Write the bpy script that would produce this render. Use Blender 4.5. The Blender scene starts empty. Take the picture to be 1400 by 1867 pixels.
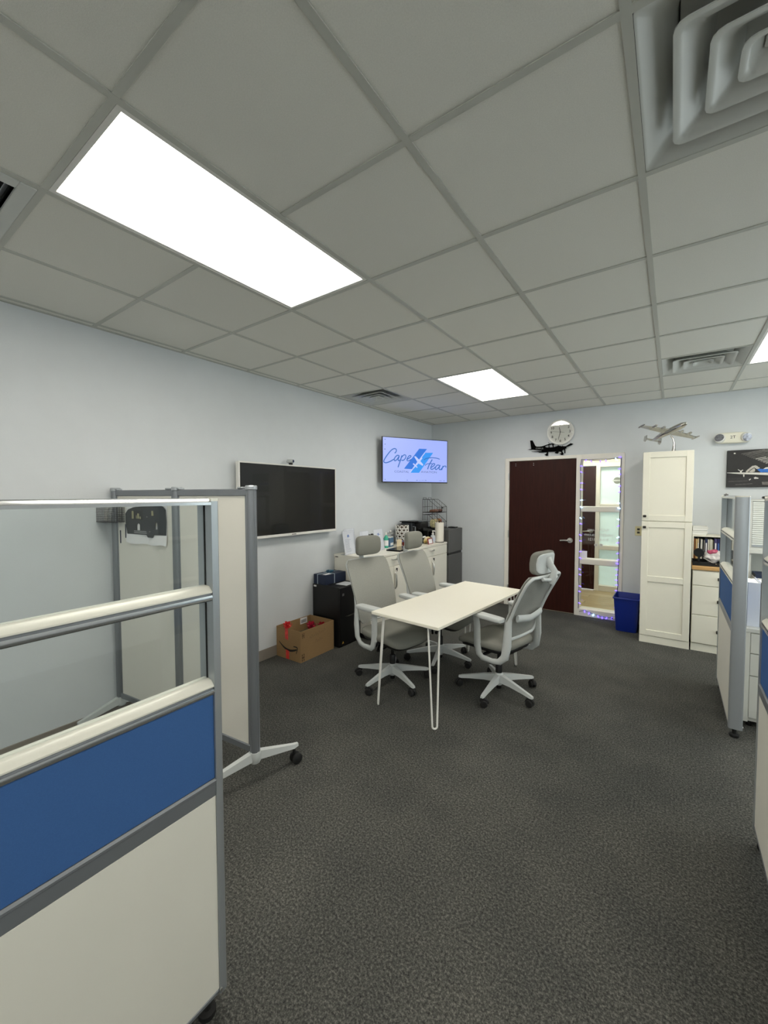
import bpy, bmesh, math, random
from mathutils import Matrix, Vector
random.seed(7)
scene = bpy.context.scene
COL = scene.collection
PI = math.pi
sin, cos, rad = math.sin, math.cos, math.radians

# ------------------------------------------------------------------ camera
CAM_H = 1.615
YAW, PITCH, ROLL, FPX = 0.615625, 0.041318, -0.001708, 743.28
_f = Vector((-sin(YAW) * cos(PITCH), cos(YAW) * cos(PITCH), -sin(PITCH)))
_r = Vector((cos(YAW), sin(YAW), 0))
_u = _r.cross(_f)
_r2 = cos(ROLL) * _r + sin(ROLL) * _u
_u2 = -sin(ROLL) * _r + cos(ROLL) * _u
cam_d = bpy.data.cameras.new('camera')
cam = bpy.data.objects.new('camera', cam_d)
COL.objects.link(cam)
cam.matrix_world = Matrix(((_r2.x, _u2.x, -_f.x, 0), (_r2.y, _u2.y, -_f.y, 0), (_r2.z, _u2.z, -_f.z, CAM_H), (0, 0, 0, 1)))
cam_d.sensor_fit = 'HORIZONTAL'
cam_d.sensor_width = 36
cam_d.lens = FPX / 1400 * 36
cam_d.clip_start = 0.02
scene.camera = cam

# ------------------------------------------------------------------ world, exposure, light levels
LAMP = 13.6            # radiance of the ceiling panels
SKY = 4.3             # daylight outside the added windows
w = bpy.data.worlds.new('sky')
scene.world = w
w.use_nodes = True
bg = w.node_tree.nodes['Background']
bg.inputs[0].default_value = (0.93, 0.96, 1.0, 1)
bg.inputs[1].default_value = SKY
vs = scene.view_settings
vs.view_transform = 'Standard'
vs.look = 'None'
vs.gamma = 1
vs.exposure = 0.0
vs.use_curve_mapping = False
try:
    scene.cycles.max_bounces = 10
    scene.cycles.diffuse_bounces = 6
    scene.cycles.transparent_max_bounces = 16
    scene.cycles.sample_clamp_indirect = 6
except Exception:
    pass


# ------------------------------------------------------------------ materials
def lin(c):
    if isinstance(c, str):
        c = [int(c[i:i + 2], 16) / 255 for i in (1, 3, 5)]
        c = [x / 12.92 if x <= .04045 else ((x + .055) / 1.055) ** 2.4 for x in c]
    return (*c[:3], 1)


MATS = {}


def mat(name, col, rough=.5, metal=0., noise=0., nscale=30., bump=0., bscale=200., emit=0., spec=.5, col2=None, coat=0., detail=3., stretch=None, glow=False):
    if name in MATS:
        return MATS[name]
    m = bpy.data.materials.new(name)
    m.use_nodes = True
    nt = m.node_tree
    b = nt.nodes['Principled BSDF']
    c = lin(col)
    b.inputs['Base Color'].default_value = c
    b.inputs['Roughness'].default_value = rough
    b.inputs['Metallic'].default_value = metal
    b.inputs['Specular IOR Level'].default_value = spec
    b.inputs['Coat Weight'].default_value = coat
    tc = nt.nodes.new('ShaderNodeTexCoord')
    src = tc.outputs['Object']
    if stretch:
        mp = nt.nodes.new('ShaderNodeMapping')
        mp.inputs['Scale'].default_value = stretch
        nt.links.new(src, mp.inputs['Vector'])
        src = mp.outputs['Vector']
    if noise or col2:
        n = nt.nodes.new('ShaderNodeTexNoise')
        n.inputs['Scale'].default_value = nscale
        n.inputs['Detail'].default_value = detail
        nt.links.new(src, n.inputs['Vector'])
        r = nt.nodes.new('ShaderNodeValToRGB')
        c2 = lin(col2) if col2 else tuple(min(1, x * (1 + noise)) for x in c[:3]) + (1,)
        c1 = c if col2 else tuple(x * (1 - noise) for x in c[:3]) + (1,)
        r.color_ramp.elements[0].position = .3
        r.color_ramp.elements[1].position = .7
        r.color_ramp.elements[0].color = c1
        r.color_ramp.elements[1].color = c2
        nt.links.new(n.outputs['Fac'], r.inputs['Fac'])
        nt.links.new(r.outputs['Color'], b.inputs['Base Color'])
    if bump:
        n2 = nt.nodes.new('ShaderNodeTexNoise')
        n2.inputs['Scale'].default_value = bscale
        n2.inputs['Detail'].default_value = 2
        nt.links.new(tc.outputs['Object'], n2.inputs['Vector'])
        bp = nt.nodes.new('ShaderNodeBump')
        bp.inputs['Strength'].default_value = bump
        bp.inputs['Distance'].default_value = .004
        nt.links.new(n2.outputs['Fac'], bp.inputs['Height'])
        nt.links.new(bp.outputs['Normal'], b.inputs['Normal'])
    if emit:
        if glow:
            b.inputs['Base Color'].default_value = (.02, .02, .025, 1)
        b.inputs['Emission Color'].default_value = c
        b.inputs['Emission Strength'].default_value = emit
    MATS[name] = m
    return m


def glass_mat(name, tint=(.93, .97, .96), refl=.06, rough=.02):
    m = bpy.data.materials.new(name)
    m.use_nodes = True
    nt = m.node_tree
    nt.nodes.clear()
    out = nt.nodes.new('ShaderNodeOutputMaterial')
    tr = nt.nodes.new('ShaderNodeBsdfTransparent')
    tr.inputs[0].default_value = (*tint, 1)
    gl = nt.nodes.new('ShaderNodeBsdfGlossy')
    gl.inputs['Roughness'].default_value = rough
    lw = nt.nodes.new('ShaderNodeLayerWeight')
    lw.inputs['Blend'].default_value = .5
    pw = nt.nodes.new('ShaderNodeMath')
    pw.operation = 'POWER'
    pw.inputs[1].default_value = 5
    nt.links.new(lw.outputs['Facing'], pw.inputs[0])
    ad = nt.nodes.new('ShaderNodeMath')
    ad.operation = 'MULTIPLY_ADD'
    ad.use_clamp = True
    ad.inputs[1].default_value = 1 - refl / 2
    ad.inputs[2].default_value = refl / 2
    nt.links.new(pw.outputs[0], ad.inputs[0])
    mx = nt.nodes.new('ShaderNodeMixShader')
    nt.links.new(ad.outputs[0], mx.inputs[0])
    nt.links.new(tr.outputs[0], mx.inputs[1])
    nt.links.new(gl.outputs[0], mx.inputs[2])
    nt.links.new(mx.outputs[0], out.inputs[0])
    MATS[name] = m
    return m


def translucent_mat(name, col, k=.21):
    m = bpy.data.materials.new(name)
    m.use_nodes = True
    nt = m.node_tree
    nt.nodes.clear()
    out = nt.nodes.new('ShaderNodeOutputMaterial')
    t = nt.nodes.new('ShaderNodeBsdfTranslucent')
    d = nt.nodes.new('ShaderNodeBsdfPrincipled')
    t.inputs[0].default_value = lin(col)
    d.inputs['Base Color'].default_value = lin(col)
    d.inputs['Roughness'].default_value = .5
    mx = nt.nodes.new('ShaderNodeMixShader')
    mx.inputs[0].default_value = k
    nt.links.new(d.outputs[0], mx.inputs[1])
    nt.links.new(t.outputs[0], mx.inputs[2])
    nt.links.new(mx.outputs[0], out.inputs[0])
    MATS[name] = m
    return m


def carpet_mat():
    m = mat('carpet_pile', '#4a4a46', rough=.95, spec=.15)
    nt = m.node_tree
    b = nt.nodes['Principled BSDF']
    tc = nt.nodes.new('ShaderNodeTexCoord')
    n1 = nt.nodes.new('ShaderNodeTexNoise')
    n1.inputs['Scale'].default_value = 215
    n1.inputs['Detail'].default_value = 3
    n1.inputs['Roughness'].default_value = .7
    n2 = nt.nodes.new('ShaderNodeTexNoise')
    n2.inputs['Scale'].default_value = 3.2
    n2.inputs['Detail'].default_value = 4
    n3 = nt.nodes.new('ShaderNodeTexNoise')
    n3.inputs['Scale'].default_value = 105
    n3.inputs['Detail'].default_value = 4
    r1 = nt.nodes.new('ShaderNodeValToRGB')
    cr = r1.color_ramp
    cr.elements[0].position = .36
    cr.elements[0].color = (.020, .020, .019, 1)
    cr.elements[1].position = .66
    cr.elements[1].color = (.175, .172, .155, 1)
    e = cr.elements.new(.5)
    e.color = (.066, .067, .063, 1)
    for n in (n1, n2, n3):
        nt.links.new(tc.outputs['Object'], n.inputs['Vector'])
    a = nt.nodes.new('ShaderNodeMath')
    a.operation = 'MULTIPLY_ADD'
    a.inputs[1].default_value = .5
    nt.links.new(n3.outputs['Fac'], a.inputs[0])
    h = nt.nodes.new('ShaderNodeMath')
    h.operation = 'MULTIPLY'
    h.inputs[1].default_value = .5
    nt.links.new(n1.outputs['Fac'], h.inputs[0])
    nt.links.new(h.outputs[0], a.inputs[2])
    nt.links.new(a.outputs[0], r1.inputs['Fac'])
    mx = nt.nodes.new('ShaderNodeMixRGB')
    mx.blend_type = 'MULTIPLY'
    mx.inputs[0].default_value = .45
    r2 = nt.nodes.new('ShaderNodeValToRGB')
    r2.color_ramp.elements[0].color = (.75, .76, .74, 1)
    r2.color_ramp.elements[0].position = .35
    r2.color_ramp.elements[1].color = (1.25, 1.23, 1.15, 1)
    r2.color_ramp.elements[1].position = .65
    nt.links.new(n2.outputs['Fac'], r2.inputs['Fac'])
    nt.links.new(r1.outputs['Color'], mx.inputs[1])
    nt.links.new(r2.outputs['Color'], mx.inputs[2])
    nt.links.new(mx.outputs[0], b.inputs['Base Color'])
    bp = nt.nodes.new('ShaderNodeBump')
    bp.inputs['Strength'].default_value = .5
    bp.inputs['Distance'].default_value = .004
    nt.links.new(a.outputs[0], bp.inputs['Height'])
    nt.links.new(bp.outputs['Normal'], b.inputs['Normal'])
    return m


M_CARPET = carpet_mat()
M_WALL = mat('wall_paint', '#d5d9dc', rough=.6, noise=.015, nscale=6, bump=.12, bscale=160, spec=.3)
M_TILE = mat('ceiling_tile_board', '#e6e5dd', rough=.9, noise=.035, nscale=260, bump=.25, bscale=420, spec=.1)
M_BAR = mat('ceiling_bar_enamel', '#bfc0b8', rough=.5)
M_TRIM = mat('trim_white_paint', '#ece8df', rough=.45, noise=.01, nscale=8)
M_BASE = mat('baseboard_vinyl', '#8b837a', rough=.5)
M_DOOR = mat('mahogany_veneer', '#30120c', rough=.5, spec=.2, noise=.3, nscale=6, stretch=(8, 8, .6), detail=6)
M_STEEL = mat('brushed_steel', '#c9c9c6', rough=.28, metal=1.)
M_ALU = mat('anodised_aluminium', '#aeb3b7', rough=.36, metal=.55)
M_ALUD = mat('grey_aluminium', '#878b90', rough=.4, metal=.5)
M_BEAD = mat('bright_aluminium', '#c3c6c8', rough=.24, metal=.9)
M_LITALU = mat('lit_tone_aluminium', '#efece0', rough=.35, metal=.1)  # light caught by upward faces of rails and caps is put into the colour
M_BLUE = mat('blue_fabric_board', '#3f659c', rough=.75, noise=.05, nscale=400, bump=.1, bscale=700, spec=.2)
M_PANELW = mat('white_panel_board', '#e4e2d7', rough=.55, noise=.01, nscale=5)
M_WBOARD = mat('whiteboard_face', '#ebe8de', rough=.28, noise=.012, nscale=4)
M_BLACK = mat('black_plastic', '#0c0c0d', rough=.42, noise=.1, nscale=60)
M_BLACKG = mat('black_gloss', '#060607', rough=.12)
M_RUBBER = mat('rubber', '#141414', rough=.7)
M_WHITE = mat('white_plastic', '#e6e5e0', rough=.38)
M_LAM = mat('white_laminate', '#e9e6da', rough=.42, noise=.012, nscale=7)
M_CAB = mat('cabinet_paint', '#e8e5d6', rough=.45, noise=.01, nscale=6)
M_CHAIRW = mat('chair_grey_plastic', '#c6cac9', rough=.42)
M_FABRIC = mat('chair_fabric', '#82827b', rough=.9, noise=.10, nscale=420, bump=.2, bscale=600, spec=.15)
M_MESH = mat('chair_mesh', '#989892', rough=.85, noise=.16, nscale=380, bump=.3, bscale=500, spec=.15)
M_PAPER = mat('paper_white', '#f1f1f2', rough=.7)
M_NAVY = mat('navy_card', '#16243f', rough=.6)
M_CARD = mat('cardboard', '#937650', rough=.8, noise=.05, nscale=40, stretch=(1, 1, 8))
M_INK = mat('black_ink', '#0d0d0d', rough=.6)
M_RED = mat('red_foil', '#e0393c', rough=.35, metal=.2, noise=.2, nscale=60)
M_GLASS = glass_mat('clear_glass')
M_PGLASS = glass_mat('partition_glass', tint=(.90, .93, .93), refl=.075)
M_FROST = translucent_mat('frosted_glass', (.86, .95, .93))
M_LAMPF = mat('lamp_diffuser', (1, .95, .85), rough=.5, emit=LAMP)
M_WOOD = mat('butcher_block', '#c79c63', rough=.45, noise=.18, nscale=9, stretch=(.6, 12, 12), detail=5)
M_GREY = mat('fridge_grey', '#5c5c5b', rough=.45, metal=.3, noise=.03, nscale=20)
M_KNOB = mat('dark_knob', '#3a3833', rough=.4, metal=.6)
M_CHROME = mat('polished_chrome', '#d2d0cb', rough=.14, metal=1.)
M_BIN = mat('blue_bin_plastic', '#0d2a8a', rough=.42)
M_DKGAP = mat('dark_gap', '#191918', rough=.9)
M_GREYB = mat('light_grey_laminate', '#c9cac4', rough=.5)


# ------------------------------------------------------------------ mesh building
class MB:
    def __init__(s):
        s.v = []
        s.f = []

    def add(s, vs_, fs, M=None):
        o = len(s.v)
        s.v += [tuple(M @ Vector(p)) if M else tuple(p) for p in vs_]
        s.f += [tuple(i + o for i in q) for q in fs]
        return s

    def box(s, x0, x1, y0, y1, z0, z1, b=0, M=None, seg=1):
        if b <= 0:
            V = [(x, y, z) for x in (x0, x1) for y in (y0, y1) for z in (z0, z1)]
            F = [(0, 1, 3, 2), (4, 6, 7, 5), (0, 4, 5, 1), (2, 3, 7, 6), (0, 2, 6, 4), (1, 5, 7, 3)]
            return s.add(V, F, M)
        bm = bmesh.new()
        bmesh.ops.create_cube(bm, size=1)
        for v in bm.verts:
            v.co = Vector(((x0 + x1) / 2 + v.co.x * (x1 - x0), (y0 + y1) / 2 + v.co.y * (y1 - y0), (z0 + z1) / 2 + v.co.z * (z1 - z0)))
        bmesh.ops.bevel(bm, geom=bm.edges[:], offset=b, segments=seg, profile=.5, affect='EDGES')
        bm.verts.index_update()
        V = [v.co.copy() for v in bm.verts]
        F = [[v.index for v in f.verts] for f in bm.faces]
        bm.free()
        return s.add(V, F, M)

    def prism(s, poly, axis, a, b, M=None):
        n = len(poly)

        def P(u, v, d):
            return {'x': (d, u, v), 'y': (u, d, v), 'z': (u, v, d)}[axis]
        V = [P(u, v, a) for u, v in poly] + [P(u, v, b) for u, v in poly]
        F = [tuple(range(n)), tuple(range(2 * n - 1, n - 1, -1))]
        F += [(i, i + n, (i + 1) % n + n, (i + 1) % n) for i in range(n)]
        return s.add(V, F, M)

    def tube(s, path, r, n=8, closed=False, M=None, sq=1.):
        P = [Vector(p) for p in path]
        k = len(P)
        rr = r if isinstance(r, (list, tuple)) else [r] * k
        V, F = [], []
        up = None
        for i in range(k):
            if closed:
                t = P[(i + 1) % k] - P[i - 1]
            else:
                t = P[min(i + 1, k - 1)] - P[max(i - 1, 0)]
            t.normalize()
            if up is None:
                up = Vector((0, 0, 1)) if abs(t.z) < .9 else Vector((1, 0, 0))
            a = (up - t * up.dot(t))
            if a.length < 1e-6:
                a = t.orthogonal()
            a.normalize()
            up = a
            c = t.cross(a)
            for j in range(n):
                th = 2 * PI * j / n
                V.append(P[i] + (a * cos(th) * sq + c * sin(th)) * rr[i])
        for i in range(k if closed else k - 1):
            for j in range(n):
                i2 = (i + 1) % k
                F.append((i * n + j, i * n + (j + 1) % n, i2 * n + (j + 1) % n, i2 * n + j))
        if not closed:
            F.append(tuple(range(n))[::-1])
            F.append(tuple(range((k - 1) * n, k * n)))
        return s.add(V, F, M)

    def lathe(s, prof, n=20, c=(0, 0, 0), M=None):
        V, F = [], []
        for r, z in prof:
            for j in range(n):
                th = 2 * PI * j / n
                V.append((c[0] + r * cos(th), c[1] + r * sin(th), c[2] + z))
        k = len(prof)
        for i in range(k - 1):
            for j in range(n):
                F.append((i * n + j, i * n + (j + 1) % n, (i + 1) * n + (j + 1) % n, (i + 1) * n + j))
        F.append(tuple(range(n))[::-1])
        F.append(tuple(range((k - 1) * n, k * n)))
        return s.add(V, F, M)

    def cyl(s, p, q, r, n=16, r2=None):
        return s.tube([p, q], [r, r if r2 is None else r2], n)

    def sup(s, a, b, c, e1=.4, e2=.4, nu=24, nv=14, fn=None, M=None):
        """rounded cushion block (superellipsoid), half sizes a, b, c"""
        def pw(x, e):
            return math.copysign(abs(x) ** e, x)
        V, F = [], []
        for i in range(nv + 1):
            ph = -PI / 2 + PI * i / nv
            for j in range(nu):
                th = 2 * PI * j / nu
                p = Vector((a * pw(cos(ph), e1) * pw(cos(th), e2), b * pw(cos(ph), e1) * pw(sin(th), e2), c * pw(sin(ph), e1)))
                V.append(fn(p) if fn else p)
        for i in range(nv):
            for j in range(nu):
                F.append((i * nu + j, i * nu + (j + 1) % nu, (i + 1) * nu + (j + 1) % nu, (i + 1) * nu + j))
        return s.add(V, F, M)

    def obj(s, name, m, parent=None, loc=None, rotz=None, smooth=35, kind=None):
        me = bpy.data.meshes.new(name)
        me.from_pydata(s.v, [], s.f)
        bm = bmesh.new()
        bm.from_mesh(me)
        bmesh.ops.remove_doubles(bm, verts=bm.verts[:], dist=1e-6)
        bmesh.ops.recalc_face_normals(bm, faces=bm.faces[:])
        bm.to_mesh(me)
        bm.free()
        if smooth:
            for p in me.polygons:
                p.use_smooth = True
            me.set_sharp_from_angle(angle=rad(smooth))
        me.materials.append(m)
        return link(name, me, parent, loc, rotz, kind)


def link(name, data, parent=None, loc=None, rotz=None, kind=None):
    o = bpy.data.objects.new(name, data)
    COL.objects.link(o)
    if parent:
        o.parent = parent
    if loc:
        o.location = loc
    if rotz is not None:
        o.rotation_euler[2] = rotz
    if kind:
        o['kind'] = kind
    return o


def tag(o, label, cat, group=None):
    o['label'] = label
    o['category'] = cat
    if group:
        o['group'] = group
    return o


def thing(name, label, cat, loc=(0, 0, 0), rotz=0, group=None):
    o = bpy.data.objects.new(name, None)
    COL.objects.link(o)
    o.empty_display_size = .1
    o.location = loc
    o.rotation_euler[2] = rotz
    return tag(o, label, cat, group)


def struct(name, mb, m, parent=None, label=None, smooth=35):
    o = mb.obj(name, m, parent, smooth=smooth)
    if parent is None:
        o['kind'] = 'structure'
    if label:
        o['label'] = label
    return o


def box(name, m, parent, x0, x1, y0, y1, z0, z1, b=0, M=None, seg=1):
    return MB().box(x0, x1, y0, y1, z0, z1, b, M, seg).obj(name, m, parent)


def copy_tree(o, parent=None):
    c = o.copy()
    COL.objects.link(c)
    c.parent = parent
    for ch in list(o.children):
        copy_tree(ch, c)
    return c


def rrect(w_, h_, r, n=4, cx=0, cy=0):
    out = []
    for k, (sx, sy) in enumerate(((1, 1), (-1, 1), (-1, -1), (1, -1))):
        for i in range(n + 1):
            a = PI / 2 * (k + i / n)
            out.append((cx + sx * (w_ / 2 - r) + r * cos(a), cy + sy * (h_ / 2 - r) + r * sin(a)))
    return out


def frame_M(origin, xdir, ydir):
    X = Vector(xdir).normalized()
    Y = Vector(ydir).normalized()
    Z = X.cross(Y)
    o = Vector(origin)
    return Matrix(((X.x, Y.x, Z.x, o.x), (X.y, Y.y, Z.y, o.y), (X.z, Y.z, Z.z, o.z), (0, 0, 0, 1)))


def text(name, body, size, m, parent, M, width=None, ext=.0004, align='CENTER', bold=0):
    cu = bpy.data.curves.new('lettering', 'FONT')
    cu.body = body
    cu.size = size
    cu.align_x = align
    cu.align_y = 'CENTER'
    cu.extrude = ext
    cu.offset = bold
    t = bpy.data.objects.new('lettering', cu)
    COL.objects.link(t)
    dg = bpy.context.evaluated_depsgraph_get()
    me = bpy.data.meshes.new_from_object(t.evaluated_get(dg))
    bpy.data.objects.remove(t)
    bpy.data.curves.remove(cu)
    xs = [v.co.x for v in me.vertices]
    sc = width / (max(xs) - min(xs)) if width and xs else 1
    me.transform(M @ Matrix.Diagonal((sc, 1, 1, 1)))
    me.name = name
    me.materials.append(m)
    return link(name, me, parent)


def shape2d(name, loops, m, parent, M, ext=.002):
    """flat cut-out with holes: loops of (u, v) in the plane of M"""
    cu = bpy.data.curves.new('cutout', 'CURVE')
    cu.dimensions = '2D'
    cu.fill_mode = 'BOTH'
    cu.extrude = ext
    for lp in loops:
        sp = cu.splines.new('POLY')
        sp.points.add(len(lp) - 1)
        for p, (u, v) in zip(sp.points, lp):
            p.co = (u, v, 0, 1)
        sp.use_cyclic_u = True
    t = bpy.data.objects.new('cutout', cu)
    COL.objects.link(t)
    dg = bpy.context.evaluated_depsgraph_get()
    me = bpy.data.meshes.new_from_object(t.evaluated_get(dg))
    bpy.data.objects.remove(t)
    bpy.data.curves.remove(cu)
    me.transform(M)
    me.name = name
    me.materials.append(m)
    return link(name, me, parent)


def ribbon(pts, wd, closed=False):
    """flat stroke outline (list of quads) along 2d points with smooth interpolation"""
    P = []
    n = len(pts)
    wl = wd if isinstance(wd, (list, tuple)) else [wd] * n
    for i in range(n - 1):
        p0, p1, p2, p3 = pts[max(i - 1, 0)], pts[i], pts[i + 1], pts[min(i + 2, n - 1)]
        for k in range(6):
            t = k / 6
            q = [.5 * (2 * p1[d] + (p2[d] - p0[d]) * t + (2 * p0[d] - 5 * p1[d] + 4 * p2[d] - p3[d]) * t * t + (3 * p1[d] - p0[d] - 3 * p2[d] + p3[d]) * t ** 3) for d in (0, 1)]
            P.append((q[0], q[1], wl[i] + (wl[i + 1] - wl[i]) * t))
    P.append((pts[-1][0], pts[-1][1], wl[-1]))
    V = []
    for i, (x, y, ww) in enumerate(P):
        a, b = P[max(i - 1, 0)], P[min(i + 1, len(P) - 1)]
        dx, dy = b[0] - a[0], b[1] - a[1]
        L = math.hypot(dx, dy) or 1
        V.append((x - dy / L * ww / 2, y + dx / L * ww / 2, 0))
        V.append((x + dy / L * ww / 2, y - dx / L * ww / 2, 0))
    F = [(2 * i, 2 * i + 1, 2 * i + 3, 2 * i + 2) for i in range(len(P) - 1)]
    return V, F


# ================================================================== SETTING
XL, XR, YB, YF, ZC = -3.24, 2.4, 5.93, -2.6, 2.754
T, GX, GY = .6096, -.7252, 1.158
YC = 7.65          # far wall of the corridor behind the sidelight
DX0, DX1, DZ = -2.01, -.50, 2.145   # door and sidelight opening

struct('floor', MB().box(XL - .1, XR + .1, YF - .1, YB + .03, -.05, 0), M_CARPET, label='dark grey speckled carpet floor')
struct('wall_left', MB().box(XL - .12, XL, YF - .1, YB + .12, 0, 2.95), M_WALL, label='pale blue grey painted wall with the displays')
mb = MB()
mb.box(XL, DX0, YB, YB + .12, 0, 2.95)
mb.box(DX0, DX1, YB, YB + .12, DZ, 2.95)
mb.box(DX1, XR, YB, YB + .12, 0, 2.95)
struct('wall_back', mb, M_WALL, label='pale blue grey painted wall with the dark door')
# right wall with two unseen windows added for daylight, front wall behind the camera
ADDED_WIN = [(2.7, 3.8), (4.0, 5.1)]
ADDED_WINF = [(1.2, 2.1)]  # unseen window added to let daylight in from behind
WZ0, WZ1 = .55, 2.55
mb = MB()
ys = [YF - .1] + [v for a in ADDED_WIN for v in a] + [YB + .12]
for i in range(0, len(ys), 2):
    mb.box(XR, XR + .12, ys[i], ys[i + 1], 0, 2.95)
for a, b_ in ADDED_WIN:
    mb.box(XR, XR + .12, a, b_, 0, WZ0)
    mb.box(XR, XR + .12, a, b_, WZ1, 2.95)
struct('wall_right', mb, M_WALL)
for k, (a, b_) in enumerate(ADDED_WIN):
    mb = MB()
    for (p0, p1, q0, q1) in ((a, b_, WZ0, WZ0 + .05), (a, b_, WZ1 - .05, WZ1), (a, a + .05, WZ0 + .05, WZ1 - .05), (b_ - .05, b_, WZ0 + .05, WZ1 - .05), ((a + b_) / 2 - .02, (a + b_) / 2 + .02, WZ0 + .05, WZ1 - .05)):
        mb.box(XR + .03, XR + .09, p0, p1, q0, q1)
    wo = struct('window_%d' % (k + 2), mb, M_TRIM)  # added window, out of view, there for its daylight
    box('pane', M_GLASS, wo, XR + .055, XR + .061, a + .05, b_ - .05, WZ0 + .05, WZ1 - .05)
mb = MB()
xs = [XL] + [v for a in ADDED_WINF for v in a] + [XR]
for i in range(0, len(xs), 2):
    mb.box(xs[i], xs[i + 1], YF - .12, YF, 0, 2.95)
for a, b_ in ADDED_WINF:
    mb.box(a, b_, YF - .12, YF, 0, WZ0)
    mb.box(a, b_, YF - .12, YF, WZ1, 2.95)
struct('wall_front', mb, M_WALL)
for k, (a, b_) in enumerate(ADDED_WINF):
    mb = MB()
    for (p0, p1, q0, q1) in ((a, b_, WZ0, WZ0 + .05), (a, b_, WZ1 - .05, WZ1), (a, a + .05, WZ0 + .05, WZ1 - .05), (b_ - .05, b_, WZ0 + .05, WZ1 - .05)):
        mb.box(p0, p1, YF - .09, YF - .03, q0, q1)
    wo = struct('window_%d' % (k + 5), mb, M_TRIM)  # added daylight opening behind the camera, never in view
    box('pane', M_GLASS, wo, a + .05, b_ - .05, YF - .061, YF - .055, WZ0 + .05, WZ1 - .05)

# baseboards
struct('baseboard_left', MB().box(XL, XL + .008, YF, YB, 0, .105, .002), M_BASE)
struct('baseboard_back', MB().box(XL + .01, DX0, YB - .008, YB, 0, .105, .002).box(DX1, XR, YB - .008, YB, 0, .105, .002), M_BASE)

# ---- suspended ceiling: deck, tiles and grid bars
ceil = struct('ceiling', MB().box(XL - .1, XR + .1, YF - .1, YB + .1, ZC + .16, ZC + .2), M_DKGAP, label='suspended ceiling of square off-white tiles in a grey metal grid')
gx = [XL] + [GX + T * i for i in range(-4, 6) if XL + .02 < GX + T * i < XR - .02] + [XR]
gy = [YF] + [GY + T * j for j in range(-7, 9) if YF + .02 < GY + T * j < YB - .02] + [YB]


def cell(i, j):
    return (GX + T * i, GY + T * j)


LIGHTS = [(-2, -1), (-2, 4), (2, 4), (2, -1), (-2, -6), (2, -6)]
VENTS = [(1, 0), (1, 5), (-4, 4)]
GRILLES = [(-3, -2)]
occ = set()
for i, j in LIGHTS:
    occ |= {(i, j), (i, j + 1)}
occ |= set(VENTS) | set(GRILLES)
tile_full = None
for a in range(len(gx) - 1):
    for b_ in range(len(gy) - 1):
        i = round((gx[a] - GX) / T) if a > 0 else round((gx[1] - GX) / T) - 1
        j = round((gy[b_] - GY) / T) if b_ > 0 else round((gy[1] - GY) / T) - 1
        if (i, j) in occ:
            continue
        full = abs(gx[a + 1] - gx[a] - T) < .001 and abs(gy[b_ + 1] - gy[b_] - T) < .001
        dz = random.uniform(0, .0012)
        if full and tile_full:
            o = link('ceiling_tile', tile_full, ceil, ((gx[a] + gx[a + 1]) / 2, (gy[b_] + gy[b_ + 1]) / 2, ZC + .004 + dz))
        else:
            hx, hy = (gx[a + 1] - gx[a]) / 2 - .004, (gy[b_ + 1] - gy[b_]) / 2 - .004
            o = MB().box(-hx, hx, -hy, hy, 0, .016, .0015).obj('ceiling_tile', M_TILE, ceil)
            o.location = ((gx[a] + gx[a + 1]) / 2, (gy[b_] + gy[b_ + 1]) / 2, ZC + .004 + dz)
            if full:
                tile_full = o.data
for x in gx:
    x_ = min(max(x, XL + .012), XR - .012)
    box('ceiling_grid_bar', M_BAR, ceil, x_ - .012, x_ + .012, YF, YB, ZC, ZC + .004)
for y in gy:
    y_ = min(max(y, YF + .012), YB - .012)
    j = round((y - GY) / T)
    cuts = sorted(GX + T * i for i, jj in LIGHTS if jj + 1 == j)
    x0 = XL
    for c in cuts:
        box('ceiling_grid_bar', M_BAR, ceil, x0, c, y_ - .0115, y_ + .0115, ZC + .0005, ZC + .004)
        x0 = c + T
    box('ceiling_grid_bar', M_BAR, ceil, x0, XR, y_ - .0115, y_ + .0115, ZC + .0005, ZC + .004)

LL = ['large bright ceiling light panel nearest the camera, upper left', 'bright ceiling light panel above the table and door',
      'bright ceiling light panel at the right edge beside the far vent', 'ceiling light panel beyond the right edge, near the camera',
      'ceiling light panel behind the camera on the left', 'ceiling light panel behind the camera on the right']
for (i, j), lb in zip(LIGHTS, LL):
    x, y = cell(i, j)
    t = thing('ceiling_light', lb, 'ceiling light', (x + T / 2, y + T, ZC), group='recessed ceiling light panels')
    mb = MB()
    hx, hy = T / 2 - .013, T - .013
    for (p0, p1, q0, q1) in ((-hx, hx, -hy, -hy + .018), (-hx, hx, hy - .018, hy), (-hx, -hx + .018, -hy + .018, hy - .018), (hx - .018, hx, -hy + .018, hy - .018)):
        mb.box(p0, p1, q0, q1, .002, .03)
    mb.box(-hx, hx, -hy, hy, .03, .05)
    mb.obj('frame', M_WHITE, t)
    box('diffuser', M_LAMPF, t, -hx + .018, hx - .018, -hy + .018, hy - .018, .008, .014)


def sq_ring(mb, a0, z0, a1, z1, r=.03, n=3, r1=None):
    """loft between two rounded squares (half sizes a0, a1)"""
    p = rrect(2 * a0, 2 * a0, min(r, a0 * .4), n)
    q = rrect(2 * a1, 2 * a1, min(r1 or r, a1 * .4), n)
    k = len(p)
    mb.add([(x, y, z0) for x, y in p] + [(x, y, z1) for x, y in q], [(i, (i + 1) % k, (i + 1) % k + k, i + k) for i in range(k)])


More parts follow.
